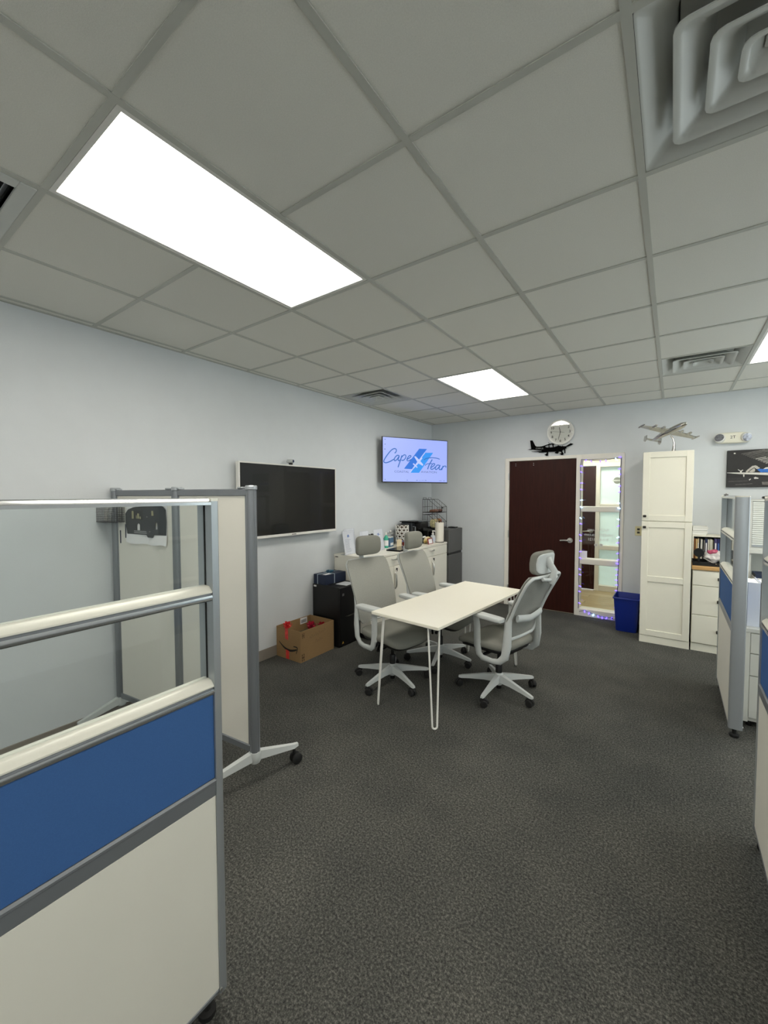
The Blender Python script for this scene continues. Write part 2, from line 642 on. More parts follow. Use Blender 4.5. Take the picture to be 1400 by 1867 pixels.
VL = ['large square ceiling air diffuser at the upper right corner', 'small looking square air diffuser beside the far right light panel',
      'square air diffuser in the ceiling next to the left wall']
M_VENT = mat('vent_enamel', '#c6c8c3', rough=.32)
for (i, j), lb in zip(VENTS, VL):
    x, y = cell(i, j)
    t = thing('air_diffuser', lb, 'vent', (x + T / 2, y + T / 2, ZC), group='four way ceiling diffusers')
    mb = MB()
    h = T / 2 - .013
    prof = [(h, .02, .006), (h, .003, .006), (.290, .003, .010), (.284, .008, .016), (.264, .020, .024), (.236, .038, .03), (.207, .066, .035), (.20, .10, .035)]
    for (a0, z0, r0), (a1, z1, r1) in zip(prof, prof[1:]):
        sq_ring(mb, a0, z0, a1, z1, r0, 3, r1)
    mb.obj('frame', M_VENT, t, smooth=50)
    for (ao, zo, ai, zi) in ((.214, -.004, .126, .058), (.137, -.004, .060, .055), (.070, -.004, .018, .032)):
        mb = MB()
        am = (ao + ai) / 2 - .008
        prof = [(ao, zo + .004, .03), (ao, zo, .03), (ao - .015, zo + .001, .026), (ao - .021, zo + .008, .022), (am, zo + .022, .02), (ai, zi, .018), (ai, zi + .003, .018), (am, zo + .027, .02), (ao, zo + .004, .03)]
        for (a0, z0, r0), (a1, z1, r1) in zip(prof, prof[1:]):
            sq_ring(mb, a0, z0, a1, z1, r0, 3, r1)
        mb.obj('louver', M_VENT, t, smooth=60)
    MB().prism(rrect(.04, .04, .006), 'z', .024, .03).obj('centre_cap', M_VENT, t)
    box('duct', mat('duct_grey', '#a9aaa5', rough=.6), t, -.20, .20, -.20, .20, .066, .14)
x, y = cell(*GRILLES[0])
t = thing('return_grille', 'dark slotted return air grille at the left edge of the ceiling', 'vent', (x + T / 2, y + T / 2, ZC))
mb = MB()
h = T / 2 - .013
for (p0, p1, q0, q1) in ((-h, h, -h, -h + .05), (-h, h, h - .05, h), (-h, -h + .05, -h + .05, h - .05), (h - .05, h, -h + .05, h - .05)):
    mb.box(p0, p1, q0, q1, -.004, .01, .002)
mb.obj('frame', M_VENT, t)
for k in range(18):
    yy = -h + .07 + k * (2 * h - .14) / 17
    MB().add([(-h + .05, yy - .012, .0), (h - .05, yy - .012, .0), (h - .05, yy + .008, .022), (-h + .05, yy + .008, .022), (-h + .05, yy - .010, .0), (h - .05, yy - .010, .0), (h - .05, yy + .010, .022), (-h + .05, yy + .010, .022)],
             [(0, 1, 2, 3), (4, 7, 6, 5), (0, 4, 5, 1), (3, 2, 6, 7), (0, 3, 7, 4), (1, 5, 6, 2)]).obj('slat', M_ALUD, t)
box('duct', M_DKGAP, t, -h + .05, h - .05, -h + .05, h - .05, .03, .12)


# ---- door and sidelight sets (office side and across the corridor)
def door_set(dn, wn, y0, pane_mat, dlab, wlab):
    fy0, fy1 = y0 - .015, y0 + .135
    door = box('door_%d' % dn, M_DOOR, None, -1.947, -1.057, y0 + .004, y0 + .048, .012, 2.098, .002)
    door['kind'] = 'structure'
    door['label'] = dlab
    fr = MB()
    fr.box(DX0, -1.952, fy0, fy1, 0, DZ, .003)
    fr.box(-1.952, -1.052, fy0, fy1, 2.102, DZ, .003)
    fr.obj('door_frame', M_TRIM, door)
    for z in (.25, 1.05, 1.88):
        MB().cyl((-1.952, fy0 - .004, z - .05), (-1.952, fy0 - .004, z + .05), .008, 10).obj('hinge', M_STEEL, door)
    hd = MB().tube([(-1.118, y0 + .004, 1.0), (-1.118, y0 - .012, 1.0)], .034, 20)
    hd.obj('rosette', M_STEEL, door)
    MB().tube([(-1.118, y0 - .01, 1.0), (-1.118, y0 - .048, 1.0), (-1.13, y0 - .058, 1.0), (-1.18, y0 - .058, 1.0), (-1.235, y0 - .052, .996)], [.011, .011, .011, .010, .009], 10).obj('lever', M_STEEL, door)
    win = MB()
    win.box(-1.052, -.992, fy0, fy1, 0, DZ, .003)
    win.box(-.545, DX1, fy0, fy1, 0, DZ, .003)
    win.box(-.992, -.545, fy0, fy1, 2.078, DZ, .003)
    win.box(-.992, -.545, fy0, fy1, 0, .095, .003)
    wo = win.obj('window_%d' % wn, M_TRIM)
    wo['kind'] = 'structure'
    wo['label'] = wlab
    for z0, z1 in ((1.392, 1.462), (.695, .768)):
        box('mullion', M_TRIM, wo, -.992, -.545, fy0 + .006, fy1 - .006, z0, z1, .006)
    for z0, z1 in ((.095, .695), (.768, 1.392), (1.462, 2.078)):
        box('pane', pane_mat, wo, -.992, -.545, y0 + .07, y0 + .076, z0, z1)
    return door, wo


door1, win1 = door_set(1, 1, YB, M_GLASS, 'dark mahogany office door with steel lever handle', 'narrow white framed sidelight window with three panes beside the dark door')
for x in (-1.86, -1.61):
    for z in (2.06, 2.035):
        MB().cyl((x, YB + .004, z), (x, YB - .002, z), .005, 8).obj('screw_hook', M_STEEL, door1)
door2, win2 = door_set(2, 6, YC, M_FROST, 'dark door across the corridor seen through the sidelight', 'frosted glass sidelight across the corridor')
M_VIN = mat('vinyl_letter', '#d9dcda', rough=.6)
M_VINL = mat('vinyl_grey', '#8d9389', rough=.6)


def back_M(x, y, z):            # lettering read from the corridor side
    return frame_M((x, y, z), (-1, 0, 0), (0, 0, 1))


def wall_M(x, y, z, roll=0):    # lettering read from the room, on a wall facing -y
    return frame_M((x, y, z), (cos(roll), 0, sin(roll)), (-sin(roll), 0, cos(roll)))


gyy = YB + .0695
text('lettering', 'flyCFCA.com', .05, M_VIN, win1, back_M(-.793, gyy, 1.152), .25)
text('lettering', 'info@flycfca.com', .05, M_VIN, win1, back_M(-.788, gyy, 1.086), .335)
text('lettering', '910-833-1121', .05, M_VIN, win1, back_M(-.79, gyy, 1.022), .235)
for x, ch in ((-.752, 'f'), (-.812, 'o')):
    MB().cyl((x, gyy + .0006, .952), (x, gyy - .0002, .952), .022, 24).obj('icon_disc', M_VIN, win1)
    text('icon_letter', ch, .042, M_VINL, win1, back_M(x, gyy - .0005, .953))
lp = [(-.75 + .055 * cos(a * PI / 12), 1.85 + .055 * sin(a * PI / 12)) for a in range(24)]
MB().prism(lp, 'y', YC + .068, YC + .0695).obj('round_logo', M_VINL, win2)
box('logo_band', M_VIN, win2, -.82, -.68, YC + .066, YC + .0678, 1.838, 1.862)
# corridor shell
struct('corridor_wall', MB().box(-3.4, DX0, YC, YC + .12, 0, 2.7).box(DX0, DX1, YC, YC + .12, DZ, 2.7).box(DX1, 1.6, YC, YC + .12, 0, 2.7)
       .box(-3.5, -3.4, YB + .12, YC + .12, 0, 2.7).box(1.6, 1.7, YB + .12, YC + .12, 0, 2.7), mat('corridor_paint', '#e3dcc8', rough=.6))
struct('corridor_ceiling', MB().box(-3.5, 1.7, YB + .12, YC + .12, 2.7, 2.76), M_TILE)
cf = struct('corridor_floor', MB().box(-3.5, 1.7, YB + .02, YC + .1, -.05, -.006), mat('grout', '#8a8070', rough=.8), label='wood look plank floor of the corridor')
M_PLANK = mat('pale_wood_plank', '#c9b795', rough=.4, noise=.14, nscale=8, stretch=(1.2, 14, 14), detail=5)
M_PLANK2 = mat('pale_wood_plank_b', '#bca884', rough=.4, noise=.14, nscale=7, stretch=(1.2, 14, 14), detail=5)
yy, r_ = YB + .125, 0
while yy < YC - .01:
    y1 = min(yy + .148, YC)
    xx = -2.4 + .45 * (r_ % 3)
    for k in range(3):
        box('plank', random.choice((M_PLANK, M_PLANK2)), cf, xx, xx + .894, yy, y1 - .003, -.006, 0, .001)
        xx += .9
    yy += .15
    r_ += 1
t = thing('added_corridor_light', 'unseen light panel added to brighten the corridor behind the glass', 'ceiling light', (-1.0, 6.8, 2.7))  # lamp out of view, added to light the corridor
box('frame', M_WHITE, t, -.31, .31, -.31, .31, -.02, -.001)
box('diffuser', mat('added_corridor_diffuser', (1, .93, .80), emit=32.), t, -.28, .28, -.28, .28, -.026, -.0205)


# ================================================================== PARTITIONS
def partition(label, xc, y_end, L, sgn):
    """desk divider; local y = 0 at the end seen, running sgn * L, thickness .075"""
    t = thing('office_partition', label, 'partition', (xc, y_end, 0), group='aluminium framed office partitions')
    s = sgn

    def Y(a, b):
        return (min(s * a, s * b), max(s * a, s * b))
    for e in (0, 1):
        a0 = 0 if e == 0 else L - .027
        y0, y1 = Y(a0, a0 + .027)
        out_lo = (e == 0) == (s > 0)
        # rounded outer edge
        poly = []
        for k in range(9):
            an = PI * k / 8
            poly.append((.0375 * math.copysign(abs(cos(an)) ** .35, cos(an)), .014 * sin(an) ** .55))
        pts = [(u, (y0 + .014 - v) if out_lo else (y1 - .014 + v)) for u, v in poly] + ([(-.0375, y1), (.0375, y1)] if out_lo else [(-.0375, y0), (.0375, y0)])
        MB().prism(pts, 'z', .07, 1.598).obj('end_post', M_ALU, t)
        cap = [(u * 1.02, v) for u, v in pts]
        MB().prism(cap, 'z', 1.598, 1.606).obj('post_cap', M_LITALU, t)
        yi = y1 if out_lo else y0
        for z0, z1 in ((1.345, 1.585), (1.06, 1.30)):
            box('gasket', M_DKGAP, t, -.0035, .0035, yi - .0015, yi + .0015, z0, z1)
    y0, y1 = Y(.027, L - .027)
    MB().prism([(-.0375, 1.587), (.0375, 1.587), (.0375, 1.595), (.030, 1.603), (.018, 1.607), (-.018, 1.607), (-.030, 1.603), (-.0375, 1.595)], 'y', y0, y1).obj('top_rail', M_BEAD, t)
    for zt in (1.345, 1.06):
        # sloping upper face with painted-in light, groove and bright bead on both faces
        MB().prism([(-.008, zt), (.008, zt), (.020, zt - .002), (.0345, zt - .016), (.0345, zt - .020), (-.0345, zt - .020), (-.0345, zt - .016), (-.020, zt - .002)], 'y', y0, y1).obj('sill_rail', M_LITALU, t)
        MB().prism([(-.030, zt - .027), (.030, zt - .027), (.030, zt - .020), (-.030, zt - .020)], 'y', y0, y1).obj('groove', M_ALUD, t)
        MB().prism([(-.030, zt - .045), (.030, zt - .045), (.036, zt - .041), (.038, zt - .034), (.036, zt - .027), (-.036, zt - .027), (-.038, zt - .034), (-.036, zt - .041)], 'y', y0, y1).obj('bead_rail', M_BEAD, t)
    MB().prism([(-.034, .704), (.034, .704), (.034, .742), (.038, .746), (.038, .752), (.032, .757), (-.032, .757), (-.038, .752), (-.038, .746), (-.034, .742)], 'y', y0, y1).obj('middle_rail', M_ALUD, t)
    MB().box(-.034, .034, y0, y1, .07, .085, .003).obj('bottom_rail', M_ALUD, t)
    for z0, z1 in ((1.345, 1.587), (1.06, 1.30)):
        box('glass_pane', M_PGLASS, t, -.003, .003, y0, y1, z0, z1)
    box('blue_panel', M_BLUE, t, -.031, .031, y0, y1, .757, 1.015, .002)
    box('white_panel', M_PANELW, t, -.0335, .0335, y0, y1, .085, .704, .002)
    for a in (.05, L - .05):
        yy = s * a
        MB().lathe([(.024, 0), (.026, .004), (.026, .018), (.012, .022), (.012, .075)], 16, (0, yy, 0)).obj('foot', M_RUBBER, t)
    MB().cyl((.0375, s * .025, .085), (.042, s * .025, .085), .005, 8).obj('screw', M_STEEL, t)
    return t


partition('blue and white glass topped office partition in the left foreground', -1.1475, .714, 1.24, -1)
partition('office partition with glass top standing beside the grey drawer pedestal', .371, 3.47, .93, 1)
partition('office partition cut off by the right edge, nearest on that side', .376, 2.50, 1.2, -1)

t = thing('bulldog_clip', 'small black clip on top of the partition beside the pedestal', 'clip', (.355, 4.31, 1.606))
MB().prism([(-.03, 0), (.03, 0), (.022, .012), (-.022, .012)], 'x', -.012, .012).obj('jaw', M_BLACK, t)
MB().tube([(0, -.012, .010), (0, 0, .018), (0, .012, .010)], .002, 6).obj('wire_handle', M_BLACK, t)

# ================================================================== FOLDING WHITEBOARD
WA, WB, WC = Vector((-3.19, 1.25, 0)), Vector((-2.53, 1.335, 0)), Vector((-1.88, 1.402, 0))
t = thing('folding_whiteboard', 'rolling folding whiteboard on grey posts behind the left partition', 'whiteboard', (0, 0, 0))
for k, P in enumerate((WA, WB, WC)):
    mb = MB()
    pr = []
    for i in range(24):
        a = 2 * PI * i / 24
        r = .028 - (.0035 if i % 6 == 0 else 0)
        pr.append((P.x + r * cos(a), P.y + r * sin(a)))
    mb.prism(pr, 'z', .18, 1.645)
    mb.obj('post', M_ALUD, t)
    MB().lathe([(.028, 1.645), (.032, 1.648), (.032, 1.664), (.028, 1.669)], 20, (P.x, P.y, 0)).obj('post_cap', M_ALU, t)
    MB().lathe([(.026, .12), (.031, .13), (.032, .178), (.030, .184)], 20, (P.x, P.y, 0)).obj('hub', M_CHAIRW, t)
    dirs = {0: [(.05, -1), (.1, 1)], 1: [(0, 1)], 2: [(.22, 1), (-.32, -1)]}[k]
    for dx, dy in dirs:
        d = Vector((dx, dy, 0)).normalized()
        n_ = Vector((-d.y, d.x, 0))
        LF = .27
        V = []
        for s_, w2, z0, z1 in ((.02, .021, .135, .182), (LF - .03, .015, .098, .122), (LF, .010, .102, .118)):
            c = P + d * s_
            for a, z in ((-1, z0), (1, z0), (.8, z1), (-.8, z1)):
                q = c + n_ * (a * w2)
                V.append((q.x, q.y, z))
        F = [(0, 1, 2, 3)[::-1], (8, 9, 10, 11)] + [(4 * b + i, 4 * b + (i + 1) % 4, 4 * b + 4 + (i + 1) % 4, 4 * b + 4 + i) for b in (0, 1) for i in range(4)]
        ft = MB().add(V, F).obj('foot', M_CHAIRW, t)
        c = P + d * (LF - .025)
        mb = MB()
        mb.cyl((c.x, c.y, .05), (c.x, c.y, .105), .009, 10)
        c2 = c + d * .012
        for sd in (-1, 1):
            p0, p1 = c2 + n_ * (sd * .006), c2 + n_ * (sd * .026)
            mb.tube([(p0.x, p0.y, .032), (p0.x + (p1.x - p0.x) * .2, p0.y + (p1.y - p0.y) * .2, .032), (p0.x + (p1.x - p0.x) * .8, p0.y + (p1.y - p0.y) * .8, .032), (p1.x, p1.y, .032)], [.026, .032, .032, .026], 20)
        mb.obj('caster', M_RUBBER, t)
for a, b_ in ((WA, WB), (WB, WC)):
    d = (b_ - a)
    L = d.length
    M = Matrix.Translation(a) @ Matrix.Rotation(math.atan2(d.y, d.x), 4, 'Z')
    MB().box(.02, L - .02, -.009, .009, .215, 1.612, M=M).obj('board', M_WBOARD, t)
    MB().box(.02, L - .02, -.016, .016, 1.612, 1.652, .004, M=M).obj('frame_rail', M_ALUD, t)
    MB().box(.02, L - .02, -.016, .016, .175, .215, .004, M=M).obj('frame_rail', M_ALUD, t)
    for x0 in (.02, L - .038):
        MB().box(x0, x0 + .018, -.013, .013, .215, 1.612, .002, M=M).obj('frame_stile', M_ALUD, t)
    MB().box(.01, .05, -.02, .02, 1.652, 1.662, .003, M=M).obj('clip', M_ALU, t)
    MB().box(L - .09, L - .05, -.02, .02, 1.652, 1.662, .003, M=M).obj('clip', M_ALU, t)
# items on the left board (plane through WA-WB, seen side is -y)
dW = (WB - WA)
MW = Matrix.Translation(WA) @ Matrix.Rotation(math.atan2(dW.y, dW.x), 4, 'Z')
LW = dW.length


def board_M(s, z, off=.012):
    return MW @ Matrix.Translation((s * LW, -off, z)) @ Matrix.Rotation(PI / 2, 4, 'X')


S0, S1 = .215, .875
t = thing('cockpit_print', 'black cockpit panel print on white paper hung on the whiteboard', 'poster', tuple(WA))
t.location = (0, 0, 0)
V, F = [], []
for i in range(9):
    for k, z in enumerate((1.555, 1.42, 1.30)):
        u = i / 8
        wv = [0, .004 * sin(u * 6), .012 * sin(u * 9) * u + .006][k]
        zz = z - (.012 * (1 - u) if k == 0 else 0) - (.012 * abs(sin(u * 7)) if k == 2 else 0)
        V.append(MW @ Vector(((S0 + .0 + (S1 - S0) * u) * LW, -.012 - wv, zz)))
for i in range(8):
    for k in range(2):
        a = i * 3 + k
        F.append((a, a + 3, a + 4, a + 1))
n0 = len(V)
V += [v + (MW.to_3x3() @ Vector((0, .001, 0))) for v in V]
F += [tuple(x + n0 for x in f[::-1]) for f in F]
MB().add(V, F).obj('sheet', M_PAPER, t)
W_ = (S1 - S0) * LW


def pp(u, v):
    return ((u - .5) * W_, (v - .5) * .20)


out = [pp(0.04, .02), (pp(.52, .02)), pp(.56, -.06), pp(.68, -.06), pp(.71, .03), pp(.99, .04), pp(1.0, .5), pp(.99, .86), pp(.93, .97), pp(.82, 1.0), pp(.5, .98), pp(.2, .92), pp(.07, .84), pp(0.0, .70), pp(.0, .4)]
holes = [[pp(.30, .16), pp(.37, .16), pp(.37, .34), pp(.335, .40), pp(.30, .34)], [pp(.74, .22), pp(.79, .22), pp(.79, .42), pp(.765, .47), pp(.74, .42)]]
shape2d('panel_print', [out] + holes, mat('print_black', '#2b2f33', rough=.6), t, board_M((S0 + S1) / 2, 1.452, .0185), .0004)
MPX = board_M((S0 + S1) / 2, 1.452, .0192)
M_SCR = mat('print_dark', '#15181b', rough=.6)
M_PY = mat('print_khaki', '#a9a583', rough=.7)
mb = MB().add([(*pp(u, v), 0) for u, v in ((.15, .5), (.45, .5), (.45, .82), (.15, .82))], [(0, 1, 2, 3)], MPX)
mb.obj('screen_print', M_SCR, t)
mb = MB()
for (u0, u1, v0, v1) in ((.17, .22, .54, .8), (.28, .30, .55, .66), (.31, .36, .55, .72), (.37, .40, .54, .62), (.66, .71, .66, .82)):
    MB().add([(*pp(u, v), .0006) for u, v in ((u0, v0), (u1, v0), (u1 * .99, v1), (u0, v1))], [(0, 1, 2, 3)], MPX).obj('map_print', M_PY, t)
mb = MB()
for (u0, u1, v) in ((.22, .53, .115), (.22, .54, .06), (.60, .62, .12), (.54, .56, .60), (.26, .31, .93)):
    MB().add([(*pp(a, b), .0006) for a, b in ((u0, v), (u1, v), (u1, v + .03), (u0, v + .03))], [(0, 1, 2, 3)], MPX).obj('caption_print', mat('print_grey', '#9a9d9f', rough=.6), t)
# pen basket hooked over the left end
t = thing('mesh_pen_basket', 'small black wire mesh pen basket hung on the whiteboard end', 'basket', (0, 0, 0))
MK = MW @ Matrix.Translation((.045, -.055, 1.435))
bw, bd, bh = .125, .042, .10
mb = MB()
for k in range(9):
    z = bh * k / 8
    mb.tube([(-bw + .01 * k / 8 * 0, -bd, z), (bw * .62, -bd, z), (bw * .62, bd, z), (-bw, bd, z)], .0014, 5, closed=True, M=MK)
for k in range(17):
    x = -bw + (bw * 1.62) * k / 16
    for yv in (-bd, bd):
        mb.tube([(x, yv, 0), (x, yv, bh)], .0013, 5, M=MK)
for k in range(6):
    yv = -bd + 2 * bd * k / 5
    for x in (-bw, bw * .62):
        mb.tube([(x, yv, 0), (x, yv, bh)], .0013, 5, M=MK)
mb.box(-bw, bw * .62, -bd, bd, 0, .003, M=MK)
mb.obj('wire_body', M_BLACK, t)
for k, (x, h_) in enumerate(((-.08, .12), (-.06, .115), (-.02, .125))):
    pn = MB().cyl(tuple(MK @ Vector((x, 0, .004))), tuple(MK @ Vector((x + .004, .006, h_ - .015))), .008, 10)
    tag(pn.obj('marker_pen', (M_WHITE, M_WHITE, M_CHAIRW)[k]), ('leftmost white marker pen in the mesh basket', 'middle white marker pen in the mesh basket', 'taller grey marker pen in the mesh basket')[k], 'pen', 'pens in the mesh basket')
for s_, z0, z1, lb in ((.10, 1.285, 1.375, 'lower dark blue strip magnet stuck on the whiteboard'), (.195, 1.325, 1.42, 'upper dark blue strip magnet beside the cockpit print')):
    mb = MB().box(s_ * LW - .004, s_ * LW + .004, -.014, -.009, z0, z1, .001, M=MW)
    tag(mb.obj('strip_magnet', M_NAVY), lb, 'magnet', 'strip magnets on the board')

# ================================================================== TABLE
TR = rad(-5.2)
t = thing('meeting_table', 'white rectangular table on thin hairpin legs between the three chairs', 'table', (-1.495, 3.15, 0), TR)
tw, tl = .302, .72
MB().box(-tw, tw, -tl, tl, .706, .728, .0025).obj('table_top', mat('table_laminate', '#efebdc', rough=.3, noise=.008, nscale=5), t)
for sx in (-1, 1):
    for sy in (-1, 1):
        cx, cy = sx * (tw - .075), sy * (tl - .06)
        d = Vector((sx, -sy, 0)).normalized() * 1.0      # spread of the two rods
        o = Vector((sx, sy, 0)).normalized()
        path = []
        top, low = .706, .006
        for k in (-1, 1):
            pass
        a = Vector((cx, cy, top)) + d * .040
        b_ = Vector((cx, cy, top)) - d * .040
        fx = Vector((cx, cy, 0)) + o * .045
        path = [a]
        for k in range(9):
            an = PI * k / 8
            path.append(fx + d * (.017 * cos(an)) + Vector((0, 0, .025 - .018 * sin(an))))
        path.append(b_)
        MB().tube(path, .0068, 8).obj('hairpin_leg', M_WHITE, t)
        MB().box(cx - .05, cx + .05, cy - .05, cy + .05, .702, .706).obj('mounting_plate', M_WHITE, t)


# ================================================================== CHAIRS
def bxz(z):
    q = max(0, (z - .5) / .52)
    return -.168 - .172 * q ** 1.12 + .020 * sin(min(1, q) * PI)


def make_chair():
    t = thing('office_chair', '', 'chair', group='grey mesh office chairs with headrests')
    # five-star base, phase set by the base ring (local angle 0)
    hub = MB().lathe([(.026, .058), (.036, .075), (.040, .12), (.034, .152), (.028, .160)], 24)
    hub_o = hub.obj('base_hub', M_CHAIRW, t)
    hub_o['spin'] = 1
    for k in range(5):
        a = 2 * PI * k / 5
        R = Matrix.Rotation(a, 4, 'Z')
        V = []
        for r, w2, z0, z1 in ((.022, .024, .085, .148), (.12, .0185, .086, .132), (.24, .0145, .076, .106), (.305, .0135, .068, .092), (.328, .011, .070, .085)):
            V += [(r, -w2, z0), (r, w2, z0), (r, w2 * .75, z1), (r, -w2 * .75, z1)]
        F = [(3, 2, 1, 0), (16, 17, 18, 19)] + [(4 * b + i, 4 * b + (i + 1) % 4, 4 * b + 4 + (i + 1) % 4, 4 * b + 4 + i) for b in range(4) for i in range(4)]
        o = MB().add(V, F, R).obj('base_arm', M_CHAIRW, t)
        o['spin'] = 1
        C = R @ Matrix.Translation((.315, 0, 0)) @ Matrix.Rotation(.7 + k * 1.3, 4, 'Z')
        mb = MB()
        for sd in (-1, 1):
            mb.tube([(.012, sd * .004, .028), (.012, sd * .007, .028), (.012, sd * .022, .028), (.012, sd * .026, .028)], [.024, .028, .028, .023], 18, M=C)
        mb.tube([(.012 + .031 * cos(q), 0, .028 + .031 * sin(q)) for q in (0.1, .6, 1.1, 1.6, 2.1, 2.6)], .011, 6, M=C)
        mb.cyl(tuple(C @ Vector((0, 0, .045))), tuple(C @ Vector((0, 0, .075))), .008)
        o = mb.obj('caster', M_RUBBER, t)
        o['spin'] = 1
    MB().lathe([(.020, .028), (.022, .034), (.022, .075), (.016, .08)], 16).obj('gas_cylinder_foot', M_BLACK, t)
    MB().lathe([(.027, .15), (.027, .235), (.024, .24), (.015, .245), (.015, .36)], 18).obj('gas_cylinder', M_BLACK, t)
    MB().prism([(-.16, .375), (-.06, .345), (.09, .345), (.17, .385), (.17, .405), (-.16, .405)], 'y', -.085, .085).obj('tilt_mechanism', M_BLACK, t)
    MB().tube([(.06, -.06, .365), (.075, -.19, .350), (.08, -.22, .345)], [.009, .008, .015], 10).obj('height_lever', M_BLACK, t)
    MB().tube([(-.02, -.08, .365), (.0, -.16, .352), (.03, -.20, .325)], [.009, .009, .012], 10).obj('tilt_lever', M_BLACK, t)

    def seatf(p):
        q = p.copy()
        u = q.x / .245
        if u > .3:
            q.z -= .045 * ((u - .3) / .7) ** 2
        q.z -= .010 * (1 - (q.y / .25) ** 2) * (1 if p.z > 0 else 0)
        q.y *= 1 - .06 * max(0, -u)
        return q + Vector((.035, 0, .452))
    MB().sup(.245, .25, .036, .45, .45, 36, 14, seatf).obj('seat', M_FABRIC, t, smooth=60)

    def panf(p):
        return seatf(p) + Vector((-.005, 0, -.035))
    MB().sup(.225, .232, .026, .4, .45, 32, 8, panf).obj('seat_pan', M_BLACK, t, smooth=60)
    # back: rounded frame and mesh
    loop = []
    zt, zb = 1.03, .515

    def hw(z):
        q = (z - zb) / (zt - zb)
        return .205 + .022 * q + .012 * sin(q * PI)
    for (u, z) in [(u_, v_) for u_, v_ in rrect(2, 2, .22, 5)]:
        zz = zb + (z + 1) / 2 * (zt - zb)
        loop.append((bxz(zz) - .012 - .012 * (1 - u * u), u * hw(zz), zz))
    dense = []
    for i in range(len(loop)):
        a, b_ = Vector(loop[i]), Vector(loop[(i + 1) % len(loop)])
        n = max(1, int((b_ - a).length / .05))
        for k in range(n):
            p = a.lerp(b_, k / n)
            u = max(-1, min(1, p.y / hw(p.z)))
            p.x = bxz(p.z) - .012 - .012 * (1 - u * u)
            dense.append(p)
    MB().tube(dense, .0125, 8, closed=True).obj('back_frame', M_CHAIRW, t, smooth=60)
    NU, NV = 15, 19
    V, F = [], []
    for side in (0, 1):
        for i in range(NV):
            for j in range(NU):
                z = zb + .004 + (zt - zb - .008) * i / (NV - 1)
                u = -1 + 2 * j / (NU - 1)
                e = min(1, (z - zb) / .055, (zt - z) / .055)
                wv = hw(z) * (1 - .13 * (1 - e) ** 2)
                V.append((bxz(z) + .008 - .020 * (1 - u * u) - .009 * side, u * (wv + .012), zb - .012 + (z - zb) * (zt - zb + .024) / (zt - zb)))
    o = NU * NV
    for i in range(NV - 1):
        for j in range(NU - 1):
            a = i * NU + j
            F.append((a, a + 1, a + NU + 1, a + NU))
            F.append((o + a, o + a + NU, o + a + NU + 1, o + a + 1))
    rim = [j for j in range(NU)] + [NU * i + NU - 1 for i in range(1, NV)] + [NU * (NV - 1) + j for j in range(NU - 2, -1, -1)] + [NU * i for i in range(NV - 2, 0, -1)]
    for k in range(len(rim)):
        a, b_ = rim[k], rim[(k + 1) % len(rim)]
        F.append((a, o + a, o + b_, b_))
    MB().add(V, F).obj('back_mesh', M_MESH, t, smooth=60)
    # lumbar bar
    MB().tube([(bxz(.68) - .045 - .012 * (1 - (k / 5) ** 2), k * .034, .68 + .004 * abs(k)) for k in range(-5, 6)], .014, 8, sq=2.0).obj('lumbar_support', M_CHAIRW, t, smooth=60)
    for s_ in (-1, 1):
        y = s_ * .245
        # U bracket under the seat from arm post to back frame
        path = [(.035, y, .50), (.03, y, .42), (.02, y, .375), (-.01, y * .99, .350), (-.10, y * .97, .345), (-.155, y * .95, .355), (-.20, y * .93, .40), (-.215, y * .91, .50), (bxz(.66) - .022, y * .89, .66), (bxz(.76) - .016, y * .89, .76)]
        MB().tube(path, [.016, .017, .017, .0155, .014, .0155, .019, .021, .017, .008], 10, sq=1.6).obj('side_bracket', M_CHAIRW, t, smooth=60)
        MB().tube([(.035, y, .42), (.04, y * 1.01, .60), (.045, y * 1.03, .668)], [.0135, .0135, .012], 10, sq=2.4).obj('arm_post', M_CHAIRW, t, smooth=60)
        Mp = Matrix.Translation((-.015, y * 1.04, .684)) @ Matrix.Rotation(-s_ * .05, 4, 'Z')
        MB().sup(.135, .042, .017, .3, .35, 28, 8, None, Mp).obj('arm_pad', M_CHAIRW, t, smooth=60)
        MB().tube([(-.03, y * .6, .385), (0, y * .8, .362), (.0, y * .98, .352)], .014, 8).obj('arm_strut', M_BLACK, t)
    # headrest
    xz = bxz(1.03) + .012

    def headf(p):
        q = p.copy()
        q.x += .30 * q.y * q.y * 2.2 - .25 * (q.z / .09) ** 2 * .05
        return q + Vector((xz + .012, 0, 1.158))
    MB().sup(.030, .140, .088, .42, .42, 32, 14, headf).obj('headrest', M_FABRIC, t, smooth=60)

    def shellf(p):
        q = headf(p)
        q.x -= .026
        return q
    MB().sup(.012, .126, .076, .5, .5, 28, 10, shellf).obj('headrest_shell', M_CHAIRW, t, smooth=60)
    xs = xz - .032
    MB().tube([(xs - .028, 0, .985), (xs - .045, 0, 1.03), (xs - .052, 0, 1.075), (xs - .012, 0, 1.12), (xs + .014, 0, 1.15)], [.022, .020, .018, .02, .03], 10, sq=1.4).obj('headrest_stem', M_CHAIRW, t, smooth=60)
    MB().tube([(xs - .018, -.10, 1.018), (xs - .034, -.04, 1.012), (xs - .038, 0, 1.01), (xs - .034, .04, 1.012), (xs - .018, .10, 1.018)], .014, 8).obj('headrest_yoke', M_CHAIRW, t, smooth=60)
    return t


